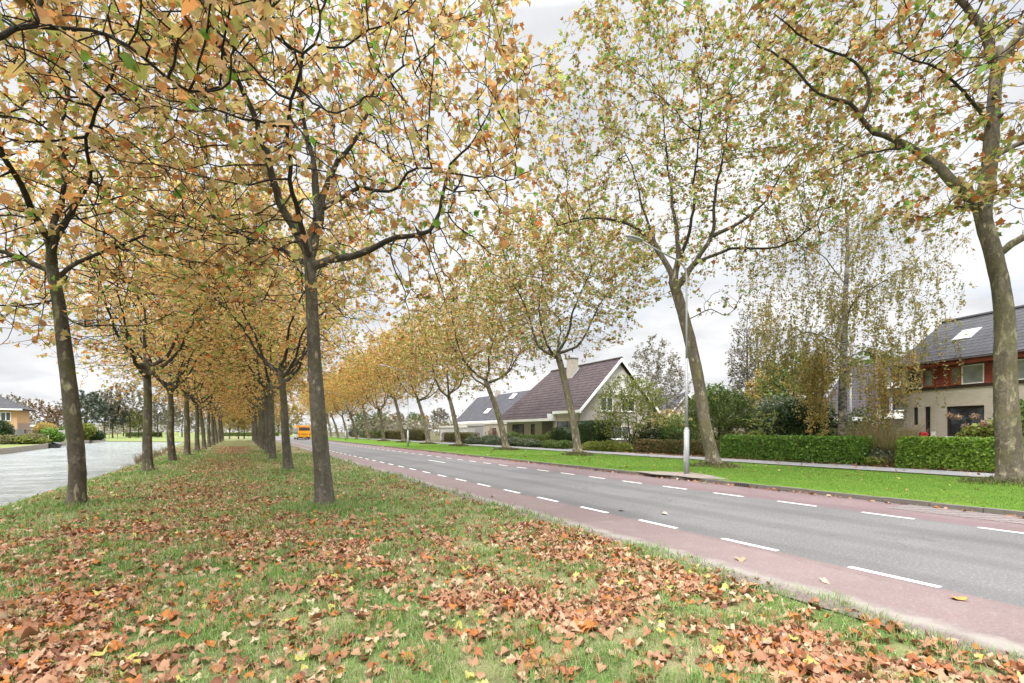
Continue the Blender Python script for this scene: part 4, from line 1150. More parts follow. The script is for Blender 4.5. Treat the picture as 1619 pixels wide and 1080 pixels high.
for i in range(n - 1):
    F += [(i, i + 1, n + i + 1, n + i), (n + i, n + i + 1, 2*n + i + 1, 2*n + i)]
c_ = MB(); c_.add(cvv, F); c_.build('tarpaulin', m_plain('grey tarpaulin', (.06, .065, .07), .6, .2), rb)

# ------------------------------------------------------------------ lamp posts
def lamp(x, y, label, h=9.0, first=None, arm=2.4):
    if first: return dup(first, (x, y, .11), 0, 1, label)
    t = thing('street_lamp', label, 'street lamp', (x, y, .11), 0, 'grey lamp posts along the kerb')
    b = MB(); b.tube([(0, 0, -.1), (0, 0, 1.75)], [.105, .105], 16); b.tube([(0, 0, 1.751), (0, 0, 1.86)], [.104, .06], 16, False); b.build('base_section', M_GALV, t, True)
    b = MB(); pts = [(0, 0, 1.80), (0, 0, 4.6)]; b.tube(pts, [.060, .054], 14); b.build('lower_mast', M_GALV, t, True)
    pts = [(0, 0, 4.55), (0, 0, 6.5), (0, 0, h - .9)]; rr = [.044, .040, .036]
    for k in range(1, 8):
        a = k / 7 * math.pi / 2 * .92; pts.append((-.75 * (1 - math.cos(a)), 0, h - .9 + .62 * math.sin(a))); rr.append(.034)
    pts += [(-arm * .6, 0, h - .12), (-arm, 0, h + .12)]; rr += [.032, .03]
    b = MB(); b.tube(pts, rr, 12); b.build('mast_arm', M_GALV, t, True)
    hd = MB()
    n = 9; S = []
    for i in range(n):
        q = i / (n - 1); w_ = .14 * math.sin(math.pi * (.15 + .8 * q)) ** .6; xx = -arm + .05 - .75 * q; zz = h + .12 + .06 * q
        for k in range(10):
            a = k / 10 * 2 * math.pi; S.append((xx, w_ * math.cos(a), zz + .075 * math.sin(a) * (1 if math.sin(a) > 0 else .5)))
    F = [(i*10 + k, i*10 + (k+1) % 10, i*10 + 10 + (k+1) % 10, i*10 + 10 + k) for i in range(n - 1) for k in range(10)] + [tuple(range(10))[::-1], tuple(range((n-1)*10, n*10))]
    hd.add(S, F); ho = hd.build('lamp_head', M_GALV, t, True)
    MB().box(-arm - .62, -arm - .1, -.09, .09, h + .075, h + .09).build('lens', m_plain('lamp lens', (.5, .5, .48), .2), ho)
    d_ = MB(); d_.box(-.111, -.098, -.05, .05, .5, .95); d_.build('hatch', m_plain('grey hatch', (.44, .45, .47), .45, .05, 8, .4), t)
    return t
P1 = G(1085.5, 749.5, .11)
lamp1 = lamp(P1[0], P1[1], 'grey lamp post standing nearest, in a patch of bare earth by the kerb', 8.75)
P2 = G(645, 706, .11); lamp(P2[0], P2[1], 'grey lamp post standing second nearest by the kerb, before a brown hedge', first=lamp1)
P3 = G(546.5, 696.3, .11); lamp(P3[0], P3[1], 'grey lamp post farthest along the kerb, right of the yellow bus', first=lamp1)
fp = AX(1345, 30.2)
t = thing('white_pole', 'thin white pole with a dark red foot beside the birch', 'pole', (fp[0], fp[1], .15))
MB().tube([(0, 0, .7), (0, 0, 4.9)], [.055, .045], 10).build('shaft', M_WHITE, t, True); MB().tube([(0, 0, -.1), (0, 0, .72)], .075, 10).build('foot', m_plain('dark red paint', (.12, .015, .015), .5), t, True)
mb_ = AX(1460, 29.0)
t = thing('mailbox', 'red letter box on a post behind the right hedge', 'letter box', (mb_[0], mb_[1], .15), -YAW - .3)
MB().box(-.15, .15, -.11, .11, 1.15, 1.62).build('box', m_plain('red enamel', (.55, .02, .03), .4, .05), t, bevel=.015); MB().box(-.03, .03, -.03, .03, -.1, 1.148).build('post', M_LEAD, t); MB().box(-.11, .11, -.1125, -.1102, 1.5, 1.53).build('slot', M_BLACK, t)
t = thing('white_post', 'short white gate post right beside the red letter box', 'post', (mb_[0] - .05, mb_[1] - .42, .15)); MB().box(-.06, .06, -.06, .06, -.1, 1.6).build('shaft', M_WHITE, t); MB().box(-.075, .075, -.075, .075, 1.602, 1.64).build('cap', M_WHITE, t)
gd = G(1190, 768, .0)
t = thing('drain_grate', 'dark drain grate let into the far kerb', 'drain', (14.44, gd[1], .03)); 
MB().box(-.06, -.02, -.25, .25, -.04, .075).build('frame', M_BLACK, t)
for k in range(6): MB().box(-.072, -.061, -.22 + k * .085, -.18 + k * .085, -.03, .07).build('bar', m_plain('cast iron', (.08, .075, .07), .6), t)

# ------------------------------------------------------------------ the yellow bus
M_BUSY = m_plain('yellow bus paint', (.80, .36, .02), .35, .04, 2, 0, .5); M_BUSW = m_plain('bus side grey', (.50, .56, .58), .4, .06, 2, 0, .5)
pbus = G(487, 695.2); bus = thing('bus', 'yellow single deck bus driving away, seen from behind between the trunks', 'bus', (11.65, pbus[1] + .2, .0))
w_, L_, h_ = 1.27, 11.8, 3.05
MB().box(-w_, w_, 0, L_, .36, h_).build('body', M_BUSY, bus, bevel=.14)
sp = MB()
sp.box(-w_ - .012, -w_ - .002, .5, L_ - .2, .5, 1.15); sp.build('side_panel', M_BUSW, bus)
MB().box(-w_ - .012, -w_ - .002, .45, L_ - .2, 1.2, 2.65).build('side_windows', mat_glass('bus glass', (.10, .13, .14)), bus)
MB().box(w_ + .002, w_ + .012, .45, L_ - .2, 1.2, 2.65).build('side_windows', M_GLASS, bus)
MB().box(-w_ + .2, w_ - .2, -.012, -.002, 1.95, 2.65).build('rear_window', mat_glass('dark bus glass', (.03, .02, .02)), bus)
MB().box(-w_ + .15, w_ - .15, -.012, -.002, 2.7, 2.9).build('roof_edge_panel', m_plain('orange bus panel', (.75, .26, .05), .4), bus)
gr = MB()
for k in range(5): gr.box(-.7, .7, -.014, -.002, .95 + k * .09, 1.0 + k * .09)
gr.build('grille', m_plain('dark yellow slats', (.42, .2, .02), .5), bus)
for s in (-1, 1):
    MB().box(s * 1.08 - .09, s * 1.08 + .09, -.025, -.002, .95, 1.3).build('tail_light', m_plain('red lens', (.5, .02, .01), .25), bus)
    MB().box(s * 1.08 - .08, s * 1.08 + .08, -.022, -.002, 1.32, 1.45).build('indicator_light', m_plain('amber lens', (.7, .3, .02), .25), bus)
    MB().tube([(s * 1.05, L_ + .05, 2.6), (s * 1.45, L_ + .2, 2.55), (s * 1.45, L_ + .2, 2.1)], .05, 6).build('mirror', M_BLACK, bus)
    for yy in (3.0, L_ - 2.7):
        wh = MB().tube([(s * 1.0, yy, .48), (s * 1.285, yy, .48)], .48, 18).build('wheel', M_BLACK, bus); MB().tube([(s * 1.27, yy, .48), (s * 1.295, yy, .48)], .26, 14).build('rim', M_GALV, wh)
MB().box(-1.22, 1.22, -.05, .05, .30, .62).build('bumper', m_plain('dark bumper', (.05, .045, .04), .6), bus)
MB().box(-.26, .26, -.062, -.051, .42, .53).build('number_plate', m_plain('plate yellow', (.7, .45, .03), .5), bus)
# ------------------------------------------------------------------ hedges, shrubs and garden trees
HG = m_leaf('bright hedge leaves', [(30, (.115, .24, .03)), (30, (.16, .32, .045)), (18, (.08, .17, .025)), (12, (.23, .38, .07)), (3, (.26, .24, .07))], .35, .4)
HY = m_leaf('yellow green hedge leaves', [(30, (.18, .33, .04)), (30, (.24, .40, .055)), (14, (.10, .20, .03)), (12, (.33, .46, .08))], .35, .4)
HB = m_leaf('browning hedge leaves', [(22, (.10, .11, .03)), (30, (.19, .13, .055)), (18, (.07, .09, .025)), (14, (.26, .18, .07))], .25, .5)
HD = m_leaf('dark evergreen leaves', [(30, (.022, .05, .016)), (25, (.035, .075, .022)), (12, (.06, .11, .03)), (4, (.10, .14, .05))], .2, .4)
HM = m_leaf('mid green leaves', [(28, (.085, .155, .04)), (28, (.14, .22, .055)), (14, (.20, .28, .07)), (8, (.26, .25, .08))], .4)
HSIL = m_leaf('grey green leaves', [(28, (.11, .15, .085)), (28, (.16, .20, .12)), (14, (.08, .11, .06)), (10, (.22, .25, .16))], .3)
HLT = m_leaf('pale yellow green leaves', [(28, (.28, .33, .07)), (28, (.22, .29, .06)), (16, (.36, .36, .10)), (8, (.15, .2, .05))], .45)
HOC = m_leaf('ochre leaves', [(28, (.50, .38, .13)), (28, (.42, .34, .12)), (18, (.30, .28, .09)), (10, (.56, .41, .15))], .5)
HBI = m_leaf('birch leaves', [(28, (.40, .33, .11)), (28, (.31, .29, .11)), (24, (.22, .235, .08)), (10, (.48, .36, .12))], .5)
HGD = m_leaf('golden birch sprays', [(28, (.64, .50, .19)), (28, (.56, .45, .16)), (18, (.42, .37, .13)), (8, (.66, .46, .16))], .55)
HRE = m_leaf('russet bare twig leaves', [(28, (.22, .13, .07)), (28, (.16, .11, .06)), (14, (.28, .17, .09))], .3)
HGR = m_leaf('far grey brown leaves', [(28, (.22, .20, .15)), (28, (.18, .17, .12)), (14, (.27, .23, .15)), (6, (.16, .19, .09))], .3)  # grey and lightened: distance haze put into the leaf colour
HBL = m_leaf('blue green conifer needles', [(28, (.10, .135, .11)), (28, (.14, .17, .14)), (14, (.075, .10, .08))], .2)
HPK = m_leaf('faded hydrangea heads', [(28, (.45, .28, .20)), (20, (.40, .33, .20)), (14, (.35, .2, .14))], .3)
HDRY = m_leaf('dry stalks', [(28, (.34, .27, .16)), (28, (.26, .19, .11)), (14, (.20, .20, .08)), (10, (.42, .36, .22))], .3)
M_STEM = m_bark('garden stems', (.14, .11, .08), (.07, .055, .04), (.22, .19, .14), .7)
M_TWIG = m_plain('twigs', (.11, .08, .06), .9, .3)
def mat_birch():
    t = NT('birch bark'); o = t.obj()
    a = t.noise(5, 4, .6, t.scalev(o, (1, 1, 2.6)), .5); b = t.noise(1.6, 4, .6, o)
    c = t.ramp(a, [(.40, (.05, .045, .04)), (.52, (.36, .34, .30)), (.8, (.48, .46, .42))])
    c = t.mix(t.ramp(b, [(.46, 0.0), (.60, .85)]), c, (.06, .055, .05))
    ag = t.n('ShaderNodeAttribute', attribute_name='age').outputs['Fac']
    c = t.mix(t.ramp(ag, [(.1, 0.0), (.6, 1.0)]), (.10, .075, .06), c)
    return t.done(t.pbr(c, .75, t.bump(a, .5, .02), 0, .25))
M_BIRCH = mat_birch()

def hedge(label, a, b, w, h, m, n, ls=.07, name='hedge', z=.16, wob=.06, group=None, top=None):
    """clipped hedge from a to b: a rounded dark core wrapped in leaves, one mesh"""
    a = np.array(a[:2], float); b = np.array(b[:2], float); L = float(np.linalg.norm(b - a)); ang = math.atan2(*(b - a)[::-1])
    rng = np.random.default_rng(abs(hash((round(a[0], 2), round(b[1], 2), n))) % 10**6)
    def shape(P):
        q = P.copy()
        f = (fbm(P[:, 0] * 1.0 + 31, P[:, 2] + P[:, 1] * 2, .7, 5) - .5) * 2 * wob
        c = np.array([L / 2, 0, h / 2]); d = unit((P - c) / np.array([L / 2, w / 2, h / 2]))
        return q + d * f[:, None]
    # core
    nu, nv = max(8, int(L / .25)), 16
    th = np.linspace(0, 2 * np.pi, nv, endpoint=False)
    pw = lambda v, e: np.sign(v) * np.abs(v) ** e
    xs = np.linspace(-1, 1, nu); cap = (1 - np.abs(xs) ** (L / w * 5)) ** .5
    V = np.stack([np.repeat((xs * .97 + 1) * L / 2, nv), (cap[:, None] * pw(np.cos(th), .38)[None] * w / 2 * .86).ravel(), (h / 2 + np.maximum(cap[:, None], .0) * pw(np.sin(th), .38)[None] * h / 2 * .92).ravel()], 1)
    V = shape(V); i = np.arange(nu - 1)[:, None] * nv; j = np.arange(nv)[None]; j2 = (j + 1) % nv
    Q = np.stack([i + j, i + j2, i + nv + j2, i + nv + j], -1).reshape(-1, 4)
    # leaves on the skin
    ar = np.array([L * h, L * h, L * w, w * h, w * h]); f = rng.choice(5, n, p=ar / ar.sum()); u_, v_ = rng.random(n), rng.random(n)
    P = np.zeros((n, 3)); nm = np.zeros((n, 3))
    for k in range(5):
        s = f == k
        if k < 2: P[s] = np.stack([u_[s] * L, np.full(s.sum(), (-1, 1)[k] * w / 2), v_[s] ** .9 * h], 1); nm[s, 1] = (-1, 1)[k]
        elif k == 2: P[s] = np.stack([u_[s] * L, (v_[s] - .5) * w, np.full(s.sum(), h)], 1); nm[s, 2] = 1
        else: P[s] = np.stack([np.full(s.sum(), (0, L)[k - 3]), (u_[s] - .5) * w, v_[s] * h], 1); nm[s, 0] = (-1, 1)[k - 3]
    # round the corners off
    c = np.array([L / 2, 0, h / 2]); hs = np.array([L / 2, w / 2, h / 2]); q = np.abs(P - c) - (hs - .16); q = np.maximum(q, 0); d_ = np.linalg.norm(q, axis=1, keepdims=True)
    P = np.where(d_ > .16, P - np.sign(P - c) * q * (1 - .16 / np.maximum(d_, .16)), P)
    P = shape(P) + nm * rng.normal(-.01, .03, (n, 1))
    sz = ls * rng.lognormal(0, .3, n)
    T, Fc = LEAF_B; k = len(T)
    nr = unit(nm * .9 + rng.normal(0, .55, (n, 3))); d = unit(rng.normal(0, 1, (n, 3)) + np.array([0, 0, .5]) + nm * .4); d = unit(d - nr * np.sum(d * nr, 1, keepdims=True)); s = np.cross(d, nr)
    LV = P[:, None, :] + sz[:, None, None] * (T[None, :, 0, None] * s[:, None] + (T[None, :, 1, None] - .3) * d[:, None] + .25 * np.abs(T[None, :, 0, None]) * nr[:, None])
    base = len(V) + (np.arange(n) * k)[:, None]
    me = np_mesh(name, np.concatenate([V, LV.reshape(-1, 3)]), [Q] + [base + np.array(x)[None] for x in Fc])
    o = obj(name, me, m, None, (a[0], a[1], z)); o.rotation_euler = (0, 0, ang)
    return tag(o, label, 'hedge', group)

def blob_leaves(rng, blobs, n, ls, shape=LEAF_B, up=.5, droop=.1, shell=.35, gap=.0):
    P = []; vol = np.array([b[3] * b[4] * b[5] for b in blobs]) ** .75; cnt = rng.multinomial(n, vol / vol.sum())
    for b, c in zip(blobs, cnt):
        d = unit(rng.normal(0, 1, (c, 3))); r = rng.random((c, 1)) ** shell
        p = np.array(b[:3]) + d * r * np.array(b[3:6]); P.append(p)
    P = np.concatenate(P)
    if gap:
        g = fbm(P[:, 0] * 1.1 + P[:, 2] * .7, P[:, 1] + P[:, 2] * 1.3, .55, 12); P = P[g > gap]
    P = P[P[:, 2] > .02]
    return leaf_mesh('foliage', P, ls * rng.lognormal(0, .3, len(P)), rng, shape, up, droop)
def shrub(name, label, loc, blobs, n, ls, m, seed=0, cat='shrub', stems=5, gap=0.0, group=None, shape=LEAF_B, up=.5, droop=.1, sr=.018, sm=None, shell=.35):
    rng = np.random.default_rng(seed + 900)
    t = thing(name, label, cat, loc, 0, group)
    obj('foliage', blob_leaves(rng, blobs, n, ls, shape, up, droop, shell, gap), m, t)
    if stems:
        b = MB()
        for k in range(stems):
            bl = blobs[k % len(blobs)]; a = rng.random() * 6.28
            tip = np.array(bl[:3]) + np.array([math.cos(a) * bl[3] * .6, math.sin(a) * bl[4] * .6, bl[5] * .5])
            st_ = np.array([rng.normal(0, .08), rng.normal(0, .08), -.08]); md = st_ * .5 + tip * .5 + np.array([0, 0, .12])
            b.tube([st_, md, tip], [sr * 1.3, sr, sr * .4], 6)
        b.build('stem', sm or M_TWIG, t, True)
    return t
def grass_tuft(name, label, loc, n, h, rad, m, seed, cat='plant', lean=.3, w=.012, group=None):
    rng = np.random.default_rng(seed + 500)
    a = rng.random(n) * 6.283; r = rad * rng.random(n) ** .6
    B = np.stack([np.cos(a) * r, np.sin(a) * r * .8, np.zeros(n)], 1)
    o = obj(name, blades(name, B, h * rng.uniform(.55, 1.1, n), np.full(n, w), rng, lean, out=B / max(rad, .01) * .35), m, None, loc)
    return tag(o, label, cat, group)
def blades(name, B, hgt, wid, rng, lean=.35, out=None):
    n = len(B); a = rng.random(n) * 6.283
    s = np.stack([np.cos(a), np.sin(a), np.zeros(n)], 1); l = rng.normal(0, lean, (n, 3)); l[:, 2] = 0
    if out is not None: l = l + out
    hgt = hgt[:, None]; wid = wid[:, None]
    mid = B + l * hgt * .32 + np.array([0, 0, 1]) * hgt * .6; tip = B + l * hgt * 1.05 + np.array([0, 0, 1]) * hgt * np.clip(1 - .45 * np.linalg.norm(l, axis=1, keepdims=True), .2, 1)
    V = np.stack([B - s * wid * .5, B + s * wid * .5, mid + s * wid * .38, mid - s * wid * .38, tip], 1).reshape(-1, 3)
    b = (np.arange(n) * 5)[:, None]
    return np_mesh(name, V, [b + np.array([[0, 1, 2, 3]]), b + np.array([[3, 2, 4]])])

E = lambda px, X: AX(px, X)[:2]
# hedges along the path
XP = 26.75
hedge('long bright green clipped hedge along the path, left of the wild garden bed', E(1149, XP), E(1377, XP), 1.3, 1.36, HG, 15000, .075)
hedge('bright leafy hedge along the path in front of the red panelled house', E(1424, XP - .2), E(1640, XP + .1), 1.1, 1.34, HY, 15000, .085, wob=.12)
hedge('low browning hedge along the path left of the nearest lamp post', E(1008, XP), E(1146, XP + .2), .9, 1.0, HB, 9000, .075, wob=.1)
hedge('olive brown box hedge block before the cream annex', E(706, 27.5), E(750, 27.5), 1.6, 1.45, HB, 6500, .08)
hedge('green and brown hedge block right behind the second lamp post', E(646, 28), E(672, 28), 2.0, 2.0, HB, 5000, .10)
hedge('brown woven hedge along the path behind the second lamp post', E(611, 28), E(645, 28), .8, 1.75, HB, 5000, .10)
hedge('green brown hedge far along the path beside a leaning tree', E(572, 28), E(610, 28), 1.4, 1.9, HM, 6000, .12)
hedge('dark clipped yew block standing left of the gable corner', E(882, 28.2), E(905, 28.2), 1.7, 2.0, HD, 6000, .07)
hedge('large dark clipped yew block in front of the gable', E(920, 28.5), E(961, 28.5), 1.8, 2.6, HD, 9000, .07)
hedge('low evergreen hedge under the porch of the brown roofed house', E(818, 28.6), E(868, 28.6), .8, 1.25, HM, 5000, .07)
gl = lambda px, X, z=.15: (*E(px, X), z)
shrub('ball_shrub', 'round clipped ball shrub left of the dark yew block', gl(873, 27.8), [(0, 0, .85, .9, .9, .9)], 4500, .07, HM, 1, stems=3)
shrub('ball_shrub', 'second low round bush right of the low hedge before the porch', gl(811, 28.2), [(0, 0, .75, 1.1, 1.1, .9)], 3500, .08, HM, 2, stems=3)
shrub('ground_shrub', 'spreading grey green shrub before the cream annex wall', gl(772, 27.2), [(-.9, 2.2, .45, 1.3, 1.6, .6), (.3, 0, .5, 1.3, 1.8, .75), (0, -1.8, .4, 1.2, 1.5, .55)], 6500, .11, HSIL, 3, stems=8)
shrub('ground_shrub', 'spreading grey green shrub at the foot of the plane tree by the porch', gl(822, 27.0), [(0, 1.6, .45, 1.3, 1.6, .6), (.3, -.6, .4, 1.1, 1.7, .55), (.2, -2.5, .35, 1.0, 1.2, .5)], 6500, .11, HSIL, 4, stems=8)
shrub('ground_shrub', 'low leafy green shrub bed below the ball shrub', gl(880, 26.9), [(0, .8, .35, 1.0, 1.3, .5), (.2, -1.0, .35, .9, 1.3, .5)], 5000, .09, HM, 5, stems=6)
shrub('ground_shrub', 'fresh green fern like bed below the large yew block', gl(955, 26.8), [(0, 1.4, .3, .9, 1.4, .55), (.2, -.5, .35, .9, 1.3, .6), (.3, -2.2, .3, .8, 1.1, .5)], 6000, .10, HLT, 6, stems=6)
shrub('bare_shrub', 'purple brown twiggy bush against the cream annex', gl(777, 29.6), [(0, 0, 1.2, .9, .9, 1.1)], 1500, .08, HRE, 7, stems=22, gap=.45, sr=.012)
# thin yellow green tree in front of the gable
def little_tree(seed, trunks, c, rad, zmin, n, nleaf, lsize, r0=.07, r1=.04, shape=LEAF_B, D=.2, dk=.42, leaf_r=.012, up=.6, droop=.2, spread=.1, tip=.0045, trop=(0, 0, .08), limbs=(), di=2.6, power=2.25, start=.8):
    rng = np.random.default_rng(seed); at = crown_pts(rng, n, np.array(c), rad, zmin, .55)
    g = grow(seed, trunks[0], r0, r1, list(trunks[1:]) + list(limbs), at, D=D, di=di, dk=dk, trop=trop, tip=tip, limb_r=r0 * .8, power=power, start=start)
    return tree_meshes(seed, g, nleaf, lsize, shape, leaf_r, up, droop, spread), g
ms, _ = little_tree(61, [[np.zeros(3), np.array([.1, 0, 1.2]), np.array([.0, .1, 2.6])], [np.array([.05, 0, .35]), np.array([-.6, .5, 1.8]), np.array([-1.1, 1.0, 3.2])], [np.array([.05, 0, .4]), np.array([.6, -.4, 1.9]), np.array([.9, -1.1, 3.3])]],
                    (0, 0, 3.5), (3.2, 3.2, 3.1), .7, 1100, 9500, .095, .075, .045)
make_tree('multi_stemmed_tree', 'thin yellow green many stemmed tree in front of the white edged gable', 'tree', None, gl(994, 28.8), ms, M_STEM, HLT)
# sparse birches behind the gable
ms, _ = little_tree(62, [[np.zeros(3), np.array([.1, 0, 3]), np.array([.2, 0, 7])]], (0, 0, 7.8), (3.6, 3.6, 5.6), 1.5, 1000, 5500, .13, .16, .06, D=.3, dk=.6, leaf_r=.014, droop=.6, trop=(0, 0, .12))
make_tree('bare_birch', 'grey brown nearly bare tree rising behind the right slope of the gable', 'tree', None, gl(1035, 44), ms, M_STEM, HGR)
make_tree('bare_birch', 'slim grey brown tree just left of the nearest lamp post', 'tree', None, gl(1056, 47, .15), ms, M_STEM, HGR, 2.0, .8)
# green shrubs left and right of the second trunk
shrub('dark_shrub', 'dark evergreen bush behind the low browning hedge', gl(1032, 30.5), [(0, 0, 1.2, 1.3, 1.3, 1.3), (.3, -1.6, 1.0, 1.2, 1.3, 1.1), (0, 1.5, .9, 1.1, 1.2, 1.0)], 6000, .10, HD, 8)
shrub('dark_shrub', 'leafy mid green bush right behind the nearest lamp post', gl(1072, 31), [(0, 0, 1.5, 1.5, 1.5, 1.6), (.2, -1.8, 1.2, 1.3, 1.4, 1.3)], 6000, .11, HM, 9)
shrub('garden_shrub', 'ochre tinted loose bush behind the dark evergreen bush', gl(1055, 35), [(0, 0, 2.0, 2.2, 2.2, 1.8), (.5, -2.2, 1.6, 1.8, 1.8, 1.6)], 5000, .12, HOC, 10, gap=.42)
ms, _ = little_tree(63, [[np.zeros(3), np.array([.1, .1, 1.0]), np.array([.0, .0, 1.9])], [np.array([.05, .1, 1.0]), np.array([.7, -.5, 2.0])], [np.array([.05, .1, .9]), np.array([-.7, .5, 2.0])]], (0, 0, 3.0), (2.5, 2.5, 2.0), 1.5, 700, 11000, .085, .10, .06)
make_tree('small_tree', 'small spreading green tree just right of the leaning plane trunk', 'tree', None, gl(1137, 29.5), ms, M_STEM, HM)
shrub('garden_shrub', 'yellow green loose bush below the small spreading tree', gl(1165, 29.5), [(0, 0, .8, 1.2, 1.3, .9), (0, -1.7, .8, 1.1, 1.2, .9), (.3, 1.6, .7, 1.1, 1.2, .8)], 5500, .09, HLT, 11)
shrub('garden_shrub', 'brown leaved bush at the foot of the leaning plane tree behind the path', gl(1142, 27.6), [(0, 0, .55, .7, 1.0, .6)], 2500, .08, HB, 12)
bb = [(0, 0, 1.4, 1.6, 1.6, 1.5), (.3, -1.5, 1.6, 1.5, 1.5, 1.6), (.2, 1.4, 1.3, 1.4, 1.4, 1.3), (.3, -.6, 2.6, 1.5, 1.6, 1.1)]
shrub('rhododendron', 'large dark rhododendron behind the long hedge', gl(1248, 30.2), bb, 10500, .13, HD, 13, stems=9, up=.35, droop=.4)
shrub('garden_shrub', 'pale topped willow like bush above the dark rhododendron', gl(1236, 32.5), [(0, 0, 3.2, 1.6, 1.6, 1.0), (.3, -1.6, 3.1, 1.5, 1.6, 1.0), (.2, 1.5, 2.6, 1.5, 1.5, 1.1), (0, 0, 1.8, 1.6, 2.4, 1.4)], 8500, .13, HSIL, 14, up=.2, droop=.5)
shrub('garden_shrub', 'bronze leaved low bush left of the rhododendron', gl(1204, 29.2), [(0, 0, .9, 1.1, 1.2, .9)], 3200, .09, HLT, 15, stems=8)
ms, _ = little_tree(64, [[np.zeros(3), np.array([.05, .1, 1.1])], [np.array([0, 0, .3]), np.array([.4, -.4, 1.6])], [np.array([0, 0, .3]), np.array([-.5, .4, 1.7])]], (0, 0, 1.9), (1.3, 1.3, 1.5), .7, 260, 380, .09, .035, .02)
make_tree('bare_shrub', 'thin pale twigged bush in front of the rhododendron', 'shrub', None, gl(1208, 28.2), ms, M_STEM, HLT)
gt = thing('garden_pergola', 'flat brown wooden garden roof edge between small tree and rhododendron', 'pergola', gl(1196, 31.5), 0)
MB().box(-.15, 2.6, -2.0, 2.4, 2.05, 2.2).build('roof', m_plain('brown pergola', (.30, .19, .11), .8, .2), gt)
for (x_, y_) in ((0, -1.8), (0, 2.2), (2.4, -1.8), (2.4, 2.2)): MB().box(x_ - .06, x_ + .06, y_ - .06, y_ + .06, -.1, 2.048).build('post', M_STEM, gt)
# poplar
ms, _ = little_tree(65, [[np.zeros(3), np.array([.1, 0, 6]), np.array([.0, 0, 15])]], (0, 0, 10.0), (2.5, 2.5, 8.8), 2.0, 2200, 10000, .15, .28, .06, D=.4, dk=.55, leaf_r=.022, droop=.1, trop=(0, 0, 1.0), tip=.014, start=.08)
pp = AX(1181, 62)
make_tree('poplar', 'tall slender grey poplar standing behind the gardens', 'tree', None, (pp[0], pp[1], .15), ms, M_STEM, HGR, 0, 1.05)
ms2, _ = little_tree(66, [[np.zeros(3), np.array([.1, 0, 3]), np.array([.0, 0, 6])]], (0, 0, 6.5), (3.6, 3.6, 4.0), 2.0, 900, 7500, .20, .18, .08, D=.35, dk=.6, leaf_r=.016)
for (px, X, lab, m_, sc) in ((1222, 58, 'ochre crowned garden tree between poplar and birch', HOC, .95), (1255, 48, 'olive garden tree behind the willow like bush', HM, .92), (1120, 50, 'mid green round tree behind the leaning plane trunk', HM, .72), (1153, 60, 'ochre green tree at the foot of the poplar', HSIL, .7),
                             (1385, 52, 'green tree behind the white bay windowed house', HM, .9), (668, 62, 'ochre tree behind the far hedge, right of second lamp post', HOC, .85), (655, 52, 'dark green round tree behind the brown hedges', HM, .8),
                             (628, 50, 'rust tinted tree behind the brown woven hedge', HRE, .85), (600, 48, 'olive tree beyond the flat white garage', HM, .95), (695, 64, 'grey brown loose tree behind the camper', HGR, 1.0), (573, 44, 'dark tree at the far end of the hedges', HM, 1.0)):
    p = AX(px, X); make_tree('garden_tree', lab, 'tree', None, (p[0], p[1], .15), ms2, M_STEM, m_, px * .1, sc)
shrub('dark_shrub', 'big dark conifer bush by the third lamp post', gl(560, 30), [(0, 0, 1.3, 1.6, 2.5, 1.4), (.4, 3, 1.2, 1.6, 2.2, 1.2)], 5000, .16, HBL, 16)
# weeping birch
pbir = AX(1334, 29.2); bB = np.array([pbir[0], pbir[1], .12]); Zb = depth(pbir[0], pbir[1])
pbq = lambda *a: [W(x, y, Zb + (q[0] if q else 0)) - bB for x, y, *q in a]
trunkB = [np.zeros(3)] + pbq((1332, 640), (1334, 560), (1336, 480), (1340, 400), (1338, 330))
limbsB = [(pbq((1334, 560), (1300, 530), (1268, 528), (1240, 545)), .05), (pbq((1335, 570), (1365, 555), (1390, 560), (1412, 580)), .05), (pbq((1336, 500), (1370, 455), (1410, 430)), .05),
          (pbq((1338, 450), (1305, 405), (1270, 390)), .045), (pbq((1340, 400, 0), (1360, 340, 1), (1385, 300, 1)), .04), (pbq((1336, 520), (1345, 480, -1.8), (1360, 470, -3.2)), .045), (pbq((1336, 530), (1320, 480, 1.8), (1310, 470, 3.2)), .045)]
rngB = np.random.default_rng(71)
atB = crown_pts(rngB, 1500, (0, 0, 10.0), (5.8, 5.8, 7.6), 4.5, .5)
gB = grow(71, trunkB, .27, .06, limbsB, atB, D=.3, di=3, dk=.62, trop=(0, 0, .06), tip=.005)
A_, par_, r_, ch_, nt_ = gB
cand = np.where((r_ < .016) & (np.arange(len(r_)) > nt_))[0]
strs = []; LP = []
low = rngB.choice(cand, 950)
for i in low:
    p = A_[i].copy(); rad_ = np.hypot(p[0], p[1]); L_ = rngB.uniform(.6, 1.7) * (1.5 if p[2] < 8.5 and rad_ > 2.2 else .8) 
    k = int(L_ / .22) + 2; q = [p]; v = np.array([rngB.normal(0, .3), rngB.normal(0, .3), .1])
    for _ in range(k):
        v = v * .72 + np.array([rngB.normal(0, .05), rngB.normal(0, .05), -.30]); q.append(q[-1] + unit(v) * .22)
    q = np.array(q); q = q[q[:, 2] > .8]
    if len(q) < 3: continue
    strs.append((q, np.linspace(.007, .003, len(q))))
    m_ = int(len(q) * (3.6 if p[2] < 9.5 else 2.3))
    f = rngB.random(m_) * (len(q) - 1); ii_ = f.astype(int); LP.append(q[ii_] + (q[ii_ + 1] - q[ii_]) * (f - ii_)[:, None] + rngB.normal(0, .05, (m_, 3)))
LP = np.concatenate(LP)
msB = tree_meshes(71, gB, 6000, .085, LEAF_B, .014, .3, .6, .12)
tB = make_tree('weeping_birch', 'weeping birch with ochre hanging sprays behind the long hedge', 'tree', None, bB, msB, M_BIRCH, HBI)
obj('hanging_twigs', wood_mesh('hanging_twigs', strs, 3), M_TWIG, tB)['kind'] = 'stuff'
